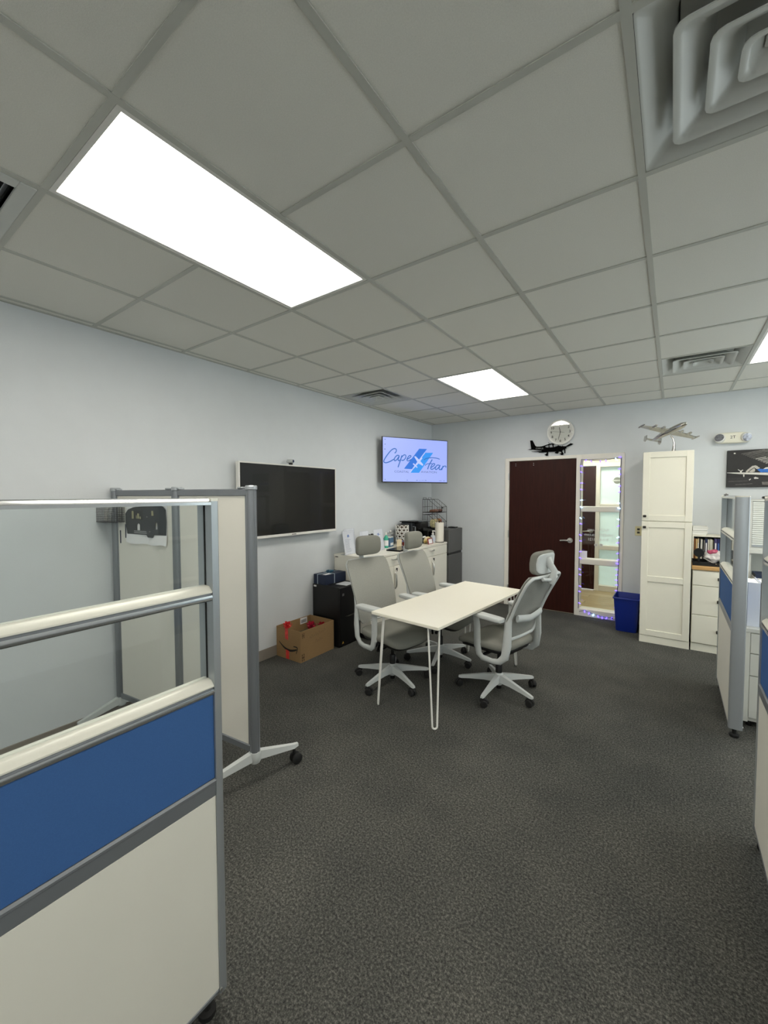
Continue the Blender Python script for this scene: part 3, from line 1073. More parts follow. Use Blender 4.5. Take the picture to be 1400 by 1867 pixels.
chair0 = make_chair()
CH = [((-1.953, 2.885), rad(-11), 192, 'grey mesh office chair with headrest beside the black cabinet, nearest the camera'),
      ((-1.825, 3.53), rad(-2), 213, 'grey mesh office chair in front of the white credenza, farther along the table'),
      ((-1.135, 3.236), rad(166), 195, 'grey mesh office chair across the table, seen from behind near the dark door')]
for k, ((x, y), rz, ph, lb) in enumerate(CH):
    o = copy_tree(chair0) if k < 2 else chair0
    o.location = (x, y, 0)
    o.rotation_euler[2] = rz
    o['label'] = lb
    for c in o.children:
        if 'spin' in c:
            c.rotation_euler[2] = rad(ph) - rz
            del c['spin']
    if k == 2:      # this chair is reclined a little, its headrest pushed down
        pv, an = Vector((-.21, 0, .45)), rad(-4)
        Rm = Matrix.Rotation(an, 3, 'Y')
        for c in o.children:
            if c.name.split('.')[0] == 'arm_pad':
                c.location = (-.055, 0, 0)
            if c.name.split('.')[0] in ('back_frame', 'back_mesh', 'lumbar_support', 'headrest', 'headrest_shell', 'headrest_stem', 'headrest_yoke'):
                c.rotation_euler[1] = an
                c.location = pv - Rm @ pv + (Vector((0, 0, -.035)) if c.name.split('.')[0] in ('headrest', 'headrest_shell') else Vector((0, 0, 0)))

# ================================================================== LEFT WALL: DISPLAY, CAMERA, TELEVISION
t = thing('wall_display', 'large dark flat display in a thin white frame on the left wall', 'display', (XL, 2.86, 1.565))
DW, DH = .64, .358
mb = MB()
for (a, b_, c, d) in ((-DW, DW, DH - .014, DH), (-DW, DW, -DH, -DH + .026), (-DW, -DW + .013, -DH + .026, DH - .014), (DW - .013, DW, -DH + .026, DH - .014)):
    mb.box(.045, .092, a, b_, c, d, .002)
mb.box(.02, .06, -DW + .03, DW - .03, -DH + .03, DH - .03)
mb.obj('frame', M_WHITE, t)
M_SCREEN = mat('dark_screen', '#0b0b0c', rough=.22, coat=.2)
box('screen', M_SCREEN, t, .06, .089, -DW + .013, DW - .013, -DH + .026, DH - .014)
box('wall_mount', M_BLACK, t, .0, .03, -.3, .3, -.2, .2)
MB().box(.0915, .0925, -.03, .03, -DH + .009, -DH + .016).obj('maker_mark', M_KNOB, t)
t = thing('webcam', 'small silver cylindrical webcam on top of the wall display', 'camera', (XL + .07, 2.86, 1.924))
MB().tube([(-.03, -.025, .036), (-.028, -.028, .036), (.02, -.012, .036), (.03, -.008, .036)], [.016, .020, .020, .017], 16).obj('barrel', M_CHAIRW, t)
MB().tube([(.029, -.009, .036), (.034, -.007, .036)], .014, 16).obj('lens', M_BLACKG, t)
MB().box(-.015, .015, -.03, .0, .0, .02, .003).obj('clip', M_BLACK, t)

TVL, TVR = Vector((-3.14, 4.40, 0)), Vector((-2.65, 5.33, 0))
dv = TVR - TVL
TL_ = dv.length
TZ0, TZ1 = 1.783, 2.392
MT = Matrix.Translation((TVL + TVR) / 2 + Vector((0, 0, (TZ0 + TZ1) / 2))) @ Matrix.Rotation(math.atan2(dv.y, dv.x), 4, 'Z')
# local: x along the screen, -y towards the room
t = thing('television', 'wall mounted television in the corner showing a blue aviation logo', 'television')
t.matrix_world = MT
hw_, hh_ = TL_ / 2, (TZ1 - TZ0) / 2
MB().box(-hw_, hw_, 0, .022, -hh_, hh_, .003).obj('casing', M_BLACK, t)
MB().box(-hw_ * .8, hw_ * .8, .022, .06, -hh_ * .9, hh_ * .5, .012).obj('rear_housing', M_BLACK, t)
scr = box('screen', mat('screen_glow', (.36, .45, .97), rough=.3, emit=1., glow=True), t, -hw_ + .010, hw_ - .010, -.0012, .0005, -hh_ + .014, hh_ - .009)
arm_p = MT.inverted() @ Vector((XL, 5.05, 2.08))
MB().tube([(0, .06, 0), (arm_p.x * .4, arm_p.y * .6, 0), tuple(arm_p)], .018, 8).obj('mount_arm', M_BLACK, t)
SWd, SHt = 2 * (hw_ - .010), 2 * hh_ - .023
MS = frame_M((-hw_ + .010, -.0016, hh_ - .009), (1, 0, 0), (0, 0, 1))


def U(p):
    return (p[0] * SWd, -p[1] * SHt)


M_LB = mat('logo_blue', (.0, .16, .72), emit=.95, glow=True)
M_LB2 = mat('logo_light_blue', (.008, .28, .86), emit=1.0, glow=True)
M_LS = mat('logo_script', (.01, .14, .55), emit=.9, glow=True)
M_LG = mat('logo_grey', (.10, .15, .40), emit=.9, glow=True)
M_LW = mat('logo_pale', (.50, .58, 1.0), emit=1.0, glow=True)
mb = MB()
P1 = [[0.545, 0.218], [0.668, 0.215], [0.434, 0.704], [0.311, 0.699]]
P2 = [[0.642, 0.304], [0.767, 0.298], [0.543, 0.785], [0.409, 0.788]]
MB().add([(*U(p), .0001) for p in P1], [(3, 2, 1, 0)], MS).obj('logo_stripe', M_LB, scr).parent = scr
MB().add([(*U(p), .0003) for p in [[.625, .304], [.642, .304], [.409, .788], [.392, .788]]], [(3, 2, 1, 0)], MS).obj('logo_gap', M_LW, scr)
MB().add([(*U(p), .0004) for p in P2], [(3, 2, 1, 0)], MS).obj('logo_stripe', M_LB2, scr)
mb = MB()
for poly in ([[0.579, 0.404], [0.595, 0.44], [0.541, 0.551], [0.461, 0.688], [0.446, 0.672], [0.517, 0.526]], [[0.465, 0.407], [0.49, 0.398], [0.556, 0.496], [0.610, 0.588], [0.600, 0.618], [0.527, 0.56]], [[0.458, 0.560], [0.52, 0.65], [0.511, 0.674], [0.445, 0.585]]):
    mb.add([(*U(p), .0007) for p in poly], [tuple(range(len(poly)))[::-1]], MS)
mb.obj('logo_plane', M_LW, scr)
STROKES = {
    'C': ([[0.17, 0.353], [0.19, 0.32], [0.194, 0.267], [0.164, 0.249], [0.121, 0.29], [0.072, 0.381], [0.031, 0.477], [0.012, 0.544], [0.025, 0.575], [0.063, 0.571], [0.118, 0.532], [0.16, 0.487]], .011),
    'a': ([[0.242, 0.409], [0.211, 0.399], [0.177, 0.446], [0.165, 0.5], [0.174, 0.525], [0.204, 0.495], [0.238, 0.415], [0.222, 0.493], [0.231, 0.519], [0.266, 0.488]], .011),
    'p': ([[0.28, 0.394], [0.257, 0.502], [0.22, 0.672]], .012),
    'p2': ([[0.269, 0.448], [0.308, 0.384], [0.337, 0.393], [0.332, 0.454], [0.298, 0.508], [0.271, 0.501]], .010),
    'e': ([[0.354, 0.484], [0.399, 0.439], [0.418, 0.4], [0.391, 0.393], [0.361, 0.457], [0.356, 0.502], [0.379, 0.515], [0.423, 0.476]], .010),
    'Ft': ([[0.619, 0.474], [0.67, 0.434], [0.756, 0.416], [0.825, 0.422], [0.875, 0.444]], .009),
    'F': ([[0.753, 0.458], [0.704, 0.588], [0.678, 0.695]], .012),
    'Fc': ([[0.637, 0.609], [0.674, 0.567], [0.751, 0.556]], .008),
    'e2': ([[0.73, 0.655], [0.782, 0.601], [0.795, 0.562], [0.763, 0.561], [0.732, 0.634], [0.731, 0.686], [0.765, 0.686], [0.807, 0.633]], .010),
    'a2': ([[0.87, 0.588], [0.832, 0.592], [0.803, 0.662], [0.814, 0.696], [0.852, 0.657], [0.882, 0.587], [0.865, 0.673], [0.889, 0.696], [0.914, 0.651]], .010),
    'r': ([[0.932, 0.6], [0.909, 0.705]], .011), 'r2': ([[0.917, 0.658], [0.949, 0.608], [0.981, 0.609], [0.977, 0.642]], .009)}
mb = MB()
for k, (nm, (pts, wd)) in enumerate(STROKES.items()):
    V, F = ribbon([U(p) for p in pts], wd * SWd * 1.25)
    MB().add([(x, y, .0009 + k * .00004) for x, y, z in V], F, MS).obj('logo_script_stroke', M_LS, scr)
text('logo_lettering', 'COASTAL', .04, M_LG, scr, MS @ Matrix.Translation((*U((.277, .772)), .0005)), .22 * SWd, .0001)
text('logo_lettering', 'AVIATION', .04, M_LG, scr, MS @ Matrix.Translation((*U((.702, .764)), .0005)), .255 * SWd, .0001)
mb = MB()
for (u, v, s1, s2) in ((.03, .05, .012, .02), (.03, .16, .012, .02), (.028, .27, .014, .022), (.03, .955, .01, .02), (.36, .962, .014, .016), (.51, .962, .02, .014), (.555, .965, .01, .012), (.59, .962, .008, .014), (.62, .962, .008, .014), (.65, .96, .012, .018), (.89, .965, .04, .008), (.95, .965, .02, .012)):
    q = [(u - s1 / 2, v - s2 / 2), (u + s1 / 2, v - s2 / 2), (u + s1 / 2, v + s2 / 2), (u - s1 / 2, v + s2 / 2)]
    MB().add([(*U(p), .0003) for p in q], [(3, 2, 1, 0)], MS).obj('desktop_icon', M_LG, scr)

# ================================================================== CREDENZA AND WHAT STANDS ON IT
CX, CY0, CY1, CT = -2.695, 3.55, 5.42, .927
t = thing('credenza', 'long white credenza with drawers and doors against the left wall', 'cabinet', (0, 0, 0))
box('body', M_LAM, t, XL + .01, CX - .02, CY0 + .004, CY1 - .004, .06, CT - .028, .002)
box('top', M_LAM, t, XL + .005, CX, CY0, CY1, CT - .028, CT, .003)
box('plinth', M_BLACK, t, XL + .03, CX - .06, CY0 + .02, CY1 - .02, 0, .06)
cm = (CY0 + CY1) / 2
for a, b_ in ((CY0, cm), (cm, CY1)):
    d = box('drawer', M_LAM, t, CX - .02, CX - .002, a + .004, b_ - .004, .772, CT - .032, .002)
    for q in (.5,):
        yc = a + (b_ - a) * q
        MB().tube([(CX - .002, yc - .055, .860), (CX + .018, yc - .045, .852), (CX + .024, yc, .848), (CX + .018, yc + .045, .852), (CX - .002, yc + .055, .860)], [.006, .008, .010, .008, .006], 8, sq=.7).obj('pull', M_STEEL, d)
    for h in (0, 1):
        y0 = a + .004 + h * (b_ - a) / 2
        y1 = a + (h + 1) * (b_ - a) / 2 - .004
        d = box('door', M_LAM, t, CX - .02, CX - .002, y0, y1, .065, .767, .002)
        yk = y1 - .03 if h == 0 else y0 + .05
        if h == 1:
            MB().cyl((CX - .002, yk, .728), (CX + .010, yk, .728), .011, 14).obj('lock', M_BLACK, d)
            MB().box(CX + .008, CX + .012, yk - .004, yk + .004, .700, .735).obj('key', M_BLACK, d)
            V = rrect(.040, .20, .018, 4, yk - .035, .585)
            MB().tube([(CX - .001, yk - .03, .69), (CX + .02, yk - .036, .66), (CX + .026, yk - .04, .59), (CX + .02, yk - .036, .52), (CX - .001, yk - .03, .49)], [.006, .010, .012, .010, .006], 8, sq=1.0).obj('pull', M_STEEL, d)
box('cable_slot', M_BLACK, t, XL + .03, XL + .07, CY0 - .001, CY0 + .005, .892, .902)

# acrylic sign holders with flyers, tilted back
M_ACR = glass_mat('acrylic', tint=(.95, .96, .98), refl=.08)
M_PRB = mat('print_blue', '#4a6fb5', rough=.7)
M_PRG = mat('print_text_grey', '#b9bdc6', rough=.7)
for k, (x, y, w_, h_, rz, lb) in enumerate([(-3.045, 3.635, .215, .275, .1, 'leftmost white flyer with a small blue logo in a clear stand'),
                                           (-2.985, 3.86, .195, .255, .1, 'smaller white flyer with grey text, between two logo flyers'),
                                           (-2.95, 4.10, .215, .265, .12, 'white flyer with a wide blue logo, next to the green bottle'),
                                           (-3.14, 3.77, .20, .285, .1, 'pale flyer with a photo, half hidden behind the first flyers')]):
    t = thing('flyer_stand', lb, 'flyer', (x, y, CT), rz, 'flyers on the credenza')
    # face +x, leaning back to -x
    ML = Matrix.Rotation(-.16, 4, 'Y')
    MB().box(-.004, -.001, -w_ / 2, w_ / 2, .002, h_, M=ML).obj('sheet', M_PAPER, t)
    MB().box(-.0005, .0015, -w_ / 2 - .004, w_ / 2 + .004, .0, h_ + .003, M=ML).obj('acrylic_front', M_ACR, t)
    MB().box(-.07, .0, -w_ / 2, w_ / 2, 0, .003).obj('foot', M_ACR, t)
    MF = ML @ frame_M((-.0008, 0, 0), (0, 1, 0), (0, 0, 1))
    mb = MB()
    if k != 1 and k != 3:
        lw = .05 if k == 0 else .085
        for pl in ([(-.010, h_ - .045), (.012, h_ - .045), (.002, h_ - .075), (-.020, h_ - .075)], [(-lw / 2, h_ - .056), (-.015, h_ - .052), (-.018, h_ - .058), (-lw / 2, h_ - .062)], [(.012, h_ - .060), (lw / 2, h_ - .064), (lw / 2, h_ - .070), (.010, h_ - .066)]):
            mb.add([(u, v, .0001) for u, v in pl], [(0, 1, 2, 3)], MF)
        mb.obj('logo', M_PRB, t)
    mb = MB()
    for q in range(9 if k != 3 else 3):
        v = h_ - .10 - q * .017
        ww = w_ * random.uniform(.2, .36)
        mb.add([(a, b, .0001) for a, b in ((-w_ * .38, v), (-w_ * .38 + ww * 1.6, v), (-w_ * .38 + ww * 1.6, v - .004), (-w_ * .38, v - .004))], [(0, 1, 2, 3)], MF)
    mb.obj('text_lines', M_PRG, t)
    if k == 3:
        MB().add([(a, b, .0002) for a, b in ((-.06, .06), (.07, .06), (.07, .22), (-.06, .22))], [(0, 1, 2, 3)], MF).obj('photo', mat('photo_beige', '#c9bda9', rough=.6, col2='#8b95a6', nscale=14), t)
# flat dark laptop, small things
t = thing('laptop', 'closed black laptop lying flat on the credenza between the chairs', 'laptop', (-2.80, 4.30, CT), rad(6))
MB().box(-.09, .10, -.19, .19, 0, .012, .003).obj('base', M_BLACK, t)
MB().box(-.09, .10, -.19, .19, .013, .020, .003).obj('lid', M_BLACKG, t)
box('hinge', M_BLACK, t, -.094, -.086, -.15, .15, .006, .016)
t = thing('sunglasses_heap', 'dark sunglasses lying behind the flyers', 'sunglasses', (-3.05, 4.02, CT + .16))
t.location = (-3.06, 4.00, CT)
MB().lathe([(.035, 0), (.04, .004), (.04, .008), (.012, .012), (.010, .15), (.022, .155), (.022, .17)], 16).obj('stand', M_BLACK, t)
for s_ in (-1, 1):
    MB().sup(.006, .032, .026, .6, .6, 16, 8, None, Matrix.Translation((.02, s_ * .036, .185))).obj('lens', M_BLACKG, t)
t = thing('pump_bottle', 'green and white bottle standing right of the logo flyer', 'bottle', (-3.04, 4.345, CT))
MB().lathe([(.028, 0), (.030, .006), (.030, .13), (.022, .15), (.011, .158), (.011, .17)], 18).obj('body', mat('teal_plastic', '#3fae93', rough=.35), t)
MB().lathe([(.0305, .03), (.0306, .10)], 18).obj('label_band', M_PAPER, t)
MB().lathe([(.013, .168), (.013, .195), (.008, .205)], 14).obj('cap', M_WHITE, t)
t = thing('tissue_box', 'blue and clear tub of sachets on the credenza', 'tub', (-3.09, 4.47, CT), rad(12))
MB().box(-.05, .05, -.065, .065, 0, .12, .006).obj('body', mat('blue_card', '#4b6f8f', rough=.5), t)
MB().box(-.045, .045, -.06, .06, .12, .132, .003).obj('lid', M_GREYB, t)
MB().add([(.0505, -.05, .02), (.0505, .05, .02), (.0505, .05, .055), (.0505, -.05, .055)], [(0, 1, 2, 3)]).obj('label', M_PAPER, t)
t = thing('glass_jar', 'clear lidded glass jar behind the snack box', 'jar', (-3.165, 4.625, CT))
MB().lathe([(.05, 0), (.055, .01), (.055, .13), (.045, .15), (.045, .155)], 20).obj('jar', M_ACR, t)
MB().lathe([(.048, .155), (.048, .17), (.012, .178), (.016, .19), (.010, .20)], 20).obj('lid', M_STEEL, t)
t = thing('snack_box', 'small cream carton in front of the blue tub', 'box', (-2.965, 4.545, CT), rad(25))
MB().box(-.03, .03, -.035, .035, 0, .095, .002).obj('carton', mat('cream_card', '#e3d3b4', rough=.6), t)
box('print_band', M_PRG, t, .0302, .0308, -.03, .03, .02, .05)
t = thing('candy_dish', 'red rimmed round dish of wrapped sweets on the credenza', 'dish', (-2.945, 4.665, CT))
MB().lathe([(.03, 0), (.035, .004), (.062, .035), (.066, .045), (.060, .043), (.033, .010)], 24).obj('bowl', mat('red_ceramic', '#7d231c', rough=.3), t)
for k in range(7):
    a = k * 2.4
    r = .02 + .004 * k
    MB().sup(.018, .013, .012, .6, .6, 10, 6, None, Matrix.Translation((r * cos(a), r * sin(a), .05 + .012 * (k % 3)))).obj('sweet', (M_PAPER, mat('violet_foil', '#8f8fc4', rough=.3), M_CHROME)[k % 3], t)
# patterned cylinder
t = thing('patterned_canister', 'round white canister with a dark loop pattern on the credenza', 'canister', (-3.085, 4.80, CT))
MB().lathe([(.082, 0), (.085, .008), (.085, .262), (.080, .27)], 28).obj('inner', mat('bronze_liner', '#4e4238', rough=.3, metal=.6), t)
lk = []
for row in range(6):
    for c in range(9):
        a0 = 2 * PI * (c + .5 * (row % 2)) / 9
        pth = []
        for q in range(12):
            th = 2 * PI * q / 12
            aa = a0 + .27 * cos(th)
            pth.append((.089 * cos(aa), .089 * sin(aa), .03 + row * .043 + .021 * sin(th)))
        if lk:
            o = link('loop', lk[0].data, t)
            o.rotation_euler[2] = a0
            o.location = (0, 0, row * .043)
        else:
            pth = [(.089 * cos(.27 * cos(2 * PI * q / 12)), .089 * sin(.27 * cos(2 * PI * q / 12)), .03 + .021 * sin(2 * PI * q / 12)) for q in range(12)]
            o = MB().tube(pth, .0055, 6, closed=True).obj('loop', M_WHITE, t)
            o.rotation_euler[2] = a0
            lk.append(o)
# coffee maker
t = thing('coffee_maker', 'black pod coffee maker with a grey top beside the wire rack', 'coffee maker', (-3.05, 5.125, CT), rad(0))
MB().box(-.14, .05, -.13, .13, 0, .30, .012, seg=2).obj('body', M_BLACKG, t)
MB().box(-.13, .15, -.11, .11, .215, .305, .02, seg=2).obj('brew_head', M_BLACK, t)
MB().box(-.10, .15, -.09, .09, .305, .318, .006).obj('grey_lid', M_ALUD, t)
MB().box(.02, .15, -.10, .10, 0, .025, .006).obj('drip_tray', M_BLACK, t)
MB().box(-.13, .05, -.205, -.135, .02, .305, .012).obj('water_tank', mat('smoky_tank', '#2c2f33', rough=.15), t)
MB().tube([(.05, -.17, .24), (.085, -.17, .24), (.085, -.17, .13), (.05, -.17, .13)], .008, 8).obj('tank_handle', M_ALUD, t)
MB().box(-.15, .10, -.22, -.10, .305, .318, .005).obj('tank_lid', M_BLACK, t)
t = thing('pod_drawer', 'low black pod drawer between the coffee maker and paper towel', 'box', (-3.06, 5.335, CT))
MB().box(-.13, .13, -.065, .065, 0, .165, .006).obj('case', M_BLACK, t)
MB().box(.13, .137, -.058, .058, .02, .15, .004).obj('drawer_front', M_BLACKG, t)
# two tier wire rack with snacks
t = thing('wire_rack', 'two tier black wire basket rack holding snacks in the corner', 'rack', (-3.0, 5.60, 1.105))
mb = MB()
RW, RD = .155, .125      # half width (y), half depth (x)
for z0 in (.012, .245):
    hb, hf = .20, .085
    for yv in (-RW, 0, RW):
        mb.tube([(-RD, yv, z0), (-RD, yv, z0 + hb)], .003, 6)
        mb.tube([(-RD, yv, z0), (RD, yv, z0)], .003, 6)
        mb.tube([(RD, yv, z0), (RD, yv, z0 + hf)], .004, 6)
        mb.tube([(-RD, yv, z0 + hb), (-RD + .10, yv, z0 + hb), (RD, yv, z0 + hf)], .003, 6)
    for zz, xx in ((z0, -RD), (z0 + hb, -RD), (z0, RD), (z0 + hf, RD), (z0 + hb, -RD + .10), (z0 + hf, -RD)):
        mb.tube([(xx, -RW, zz), (xx, RW, zz)], .003, 6)
    for k in range(11):
        yv = -RW + 2 * RW * k / 10
        mb.tube([(-RD, yv, z0), (-RD, yv, z0 + hb)], .0013, 5)
        mb.tube([(-RD, yv, z0), (RD, yv, z0)], .0013, 5)
        mb.tube([(RD, yv, z0), (RD, yv, z0 + hf)], .0013, 5)
    for k in range(7):
        xv = -RD + 2 * RD * k / 6
        for yv in (-RW, RW):
            top = z0 + hb if xv < -RD + .10 else z0 + hb + (hf - hb) * (xv + RD - .10) / (2 * RD - .10)
            mb.tube([(xv, yv, z0), (xv, yv, top)], .0013, 5)
    mb.box(-RD, RD, -RW, RW, z0 - .004, z0 - .001)
mb.obj('wire_frame', M_BLACK, t)
mb = MB()
for yv in (-.09, .07):
    mb.tube([(-RD, yv - .045, .445), (-RD, yv - .045, .47), (-RD, yv + .045, .47), (-RD, yv + .045, .445)], .003, 6)
mb.obj('hanger', M_BLACK, t)
for xx in (-RD, RD):
    for yv in (-RW, RW):
        MB().cyl((xx, yv, 0.001), (xx, yv, .245), .0035, 6).obj('leg', M_BLACK, t)
box('label_plate', M_BLACK, t, RD - .002, RD + .004, -.02, .035, .305, .325)
SNK = ['#6d4b3a', '#8a5b4c', '#b07a63', '#5a3026', '#a06a66', '#7a5548', '#d9cfa0', '#c9b184', '#9e3f3a', '#d8d2bc', '#b98d52', '#a8474c']
SNN = ['brown', 'reddish brown', 'tan', 'very dark brown', 'dusty pink', 'grey brown', 'pale yellow', 'khaki', 'brick red', 'cream', 'ochre', 'raspberry']
for k in range(12):
    up = k < 6
    z0 = .245 if up else .012
    yv = -.12 + (k % 6) * .048
    o = MB().sup(.05, .030 if up else .016, .022 if up else .065, .7, .6, 14, 8, None, Matrix.Rotation(random.uniform(-.3, .3), 4, 'X')).obj('snack_packet', mat('snack_foil_%d' % k, SNK[k], rough=.4, noise=.3, nscale=45))
    o.location = (-3.0 + random.uniform(-.02, .04), 5.60 + yv, 1.105 + z0 + (.024 if up else .067))
    tag(o, (SNN[k] + (' snack packet lying in the upper wire basket' if up else ' snack packet standing in the lower wire basket')), 'snack', 'snacks in the upper basket' if up else 'snacks in the lower basket')
t = thing('paper_towel_roll', 'upright white paper towel roll at the end of the credenza', 'paper towel', (-2.775, 5.325, CT))
MB().lathe([(.062, .008), (.064, .010), (.064, .286), (.062, .288)], 28).obj('roll', mat('towel_paper', '#ebe6da', rough=.9, bump=.2, bscale=300), t)
MB().lathe([(.070, 0), (.070, .008), (.008, .009), (.008, .30), (.022, .302), (.022, .308)], 24).obj('holder', M_BLACK, t)
t = thing('sanitizer_bottle', 'clear pump bottle of hand sanitizer beside the paper towel', 'bottle', (-2.815, 5.20, CT))
MB().lathe([(.034, 0), (.037, .006), (.037, .085), (.030, .105), (.014, .115), (.014, .122)], 20).obj('bottle', mat('clear_gel', '#cfd3d6', rough=.12, coat=.5), t)
MB().lathe([(.0372, .025), (.0373, .075)], 20).obj('label_band', mat('pale_label', '#bfc6d6', rough=.5), t)
MB().lathe([(.016, .12), (.016, .140), (.006, .145), (.006, .165)], 14).obj('collar', M_WHITE, t)
MB().tube([(-.01, 0, .168), (.0, 0, .172), (.030, .004, .170), (.036, .005, .160)], .007, 8).obj('pump_nozzle', M_WHITE, t)
t = thing('framed_card', 'small white card in a red frame on the credenza', 'card', (-2.765, 5.05, CT), rad(4))
ML = Matrix.Rotation(-.2, 4, 'Y')
mb = MB()
for (a, b_, c, d) in ((-.075, .075, .07, .085), (.062, .075, 0, .07), (-.075, -.062, 0, .07), (-.062, .062, 0, .008)):
    mb.box(-.006, .004, a, b_, c, d, M=ML)
mb.obj('frame', mat('red_frame', '#8c2a26', rough=.4), t)
MB().box(-.005, .001, -.062, .062, .008, .07, M=ML).obj('card', M_PAPER, t)
t = thing('snack_bag', 'crumpled white and yellow snack bag behind the red framed card', 'bag', (-2.84, 5.065, CT))


def crump(p, s=.012, f=30):
    return Vector((p.x + s * sin(f * p.y + 3 * p.z), p.y + s * sin(f * p.z + 5 * p.x), p.z + s * sin(f * p.x + 2 * p.y)))


MB().sup(.03, .075, .045, .8, .7, 30, 16, lambda p: crump(p, .006, 60) + Vector((0, 0, .052))).obj('bag', mat('bag_foil', '#e9e6da', rough=.35, col2='#d9b93c', nscale=9), t)
MB().sup(.012, .035, .012, .8, .8, 14, 8, lambda p: crump(p, .004, 90) + Vector((.0, -.075, .10))).obj('bag_top', M_PAPER, t)

# ---- mini fridge
t = thing('mini_fridge', 'grey two door mini fridge in the corner beyond the credenza', 'fridge', (0, 0, 0))
box('body', M_GREY, t, XL + .03, -2.74, 5.44, 5.905, .03, 1.10, .006)
box('freezer_door', M_GREY, t, -2.738, -2.675, 5.438, 5.907, .752, 1.105, .008)
box('fridge_door', M_GREY, t, -2.738, -2.675, 5.438, 5.907, .04, .722, .008)
box('handle_recess', M_BLACK, t, -2.738, -2.690, 5.445, 5.90, .722, .752)
for y in (5.5, 5.85):
    MB().cyl((-2.75, y, 0), (-2.75, y, .032), .015).obj('foot', M_BLACK, t)
    MB().cyl((-3.15, y, 0), (-3.15, y, .032), .015).obj('foot', M_BLACK, t)
o = MB().box(-2.86, -2.74, 5.775, 5.885, 1.1055, 1.120, .004).obj('small_tray', M_BLACK)
tag(o, 'small flat black tray on top of the fridge', 'tray')

# ---- black cabinet with a gift box, cardboard box with bows
t = thing('black_cabinet', 'low black metal cabinet standing against the left wall', 'cabinet', (0, 0, 0))
box('body', M_BLACK, t, XL + .012, -2.846, 3.195, 3.535, 0, .640, .004)
box('door', mat('black_enamel', '#0a0a0b', rough=.3), t, -2.845, -2.828, 3.195, 3.535, .012, .636, .004)
MB().tube([(-2.828, 3.29, .318), (-2.808, 3.295, .322), (-2.806, 3.37, .326), (-2.808, 3.445, .328), (-2.828, 3.45, .328)], .006, 8).obj('handle', M_KNOB, t)
MB().add([(-2.8275, 3.225, .035), (-2.8275, 3.255, .038), (-2.8275, 3.24, .066)], [(0, 1, 2)]).obj('warning_triangle', mat('warning_yellow', '#c79a3a', rough=.5), t)
MB().add([(-2.8275, 3.232, .545), (-2.8275, 3.262, .548), (-2.8275, 3.262, .575), (-2.8275, 3.232, .572)], [(0, 1, 2, 3)]).obj('maker_badge', mat('badge_grey', '#6b6b6b', rough=.4), t)
MB().add([(-3.21, 3.1945, .612), (-3.17, 3.1945, .612), (-3.17, 3.1945, .63), (-3.21, 3.1945, .63)], [(0, 1, 2, 3)]).obj('sticker', M_PAPER, t)
t = thing('gift_box', 'navy blue gift box with a ribbon bow on the black cabinet', 'box', (-3.135, 3.375, .640), rad(-2))
MB().box(-.09, .09, -.165, .165, 0, .105, .003).obj('carton', M_NAVY, t)
mb = MB()
M_RIB = mat('pale_ribbon', '#b9c9d4', rough=.4)
for y in (-.02,):
    mb.box(-.091, .0912, y - .004, y + .004, 0, .1062)
mb.box(-.03, -.022, -.1662, .1662, 0, .1062)
mb.obj('ribbon', M_RIB, t)
mb = MB()
for k in range(6):
    a = k * PI / 3
    mb.tube([(0, 0, .108), (.02 * cos(a), .02 * sin(a), .13), (.045 * cos(a + .2), .045 * sin(a + .2), .125), (.03 * cos(a + .5), .03 * sin(a + .5), .109), (0, 0, .108)], .004, 6, sq=2.)
mb.obj('bow', mat('teal_ribbon', '#2f5d76', rough=.4), t)
MB().box(.02, .07, -.135, -.045, .1052, .1058).obj('label', M_PAPER, t)
o = MB().box(-.075, .075, -.085, .085, 0, .002).obj('paper_sheet', mat('paper_grey', '#c9ccd2', rough=.6), None, (-2.925, 3.40, .641), rad(4))
tag(o, 'sheet of paper lying on the black cabinet', 'paper')

BX0, BX1, BY0, BY1, BH = -3.228, -2.882, 2.685, 3.155, .303
t = thing('cardboard_box', 'open brown cardboard shipping box on the carpet by the wall', 'box', (0, 0, 0))
mb = MB()
th = .006
mb.box(BX0, BX1, BY0, BY0 + th, 0, BH)
mb.box(BX0, BX1, BY1 - th, BY1, 0, BH)
mb.box(BX0, BX0 + th, BY0 + th, BY1 - th, 0, BH)
mb.box(BX1 - th, BX1, BY0 + th, BY1 - th, 0, BH)
mb.box(BX0 + th, BX1 - th, BY0 + th, BY1 - th, 0, .006)
mb.obj('carton', M_CARD, t)
MFc = wall_M(0, BY0 - .0012, 0)
cxm = (BX0 + BX1) / 2
V, F = ribbon([(cxm - .135, .155), (cxm - .06, .108), (cxm + .02, .093), (cxm + .09, .108), (cxm + .118, .122)], [.006, .018, .022, .018, .012])
mb = MB().add(V, F, MFc)
V, F = ribbon([(cxm + .075, .142), (cxm + .118, .144), (cxm + .128, .128), (cxm + .112, .078)], [.010, .012, .012, .005])
mb.add([(a, b, .0001) for a, b, c in V], F, MFc)
mb.obj('curved_arrow_print', M_INK, t)
M_TAPE = mat('red_tape', '#d8423c', rough=.4, noise=.2, nscale=40)
mb = MB()
mb.add([(a, b, .0004) for a, b in ((cxm - .045, .2), (cxm - .0, .19), (cxm - .0, BH + .001), (cxm - .045, BH + .001))], [(0, 1, 2, 3)], MFc)
mb.add([(a, b, .0004) for a, b in ((cxm - .035, .002), (cxm + .012, .002), (cxm + .012, .085), (cxm - .035, .092))], [(0, 1, 2, 3)], MFc)
mb.obj('tape', M_TAPE, t)
MFx = frame_M((BX1 + .0012, 0, 0), (0, 1, 0), (0, 0, 1))
mb = MB()
rw = random.Random(11)
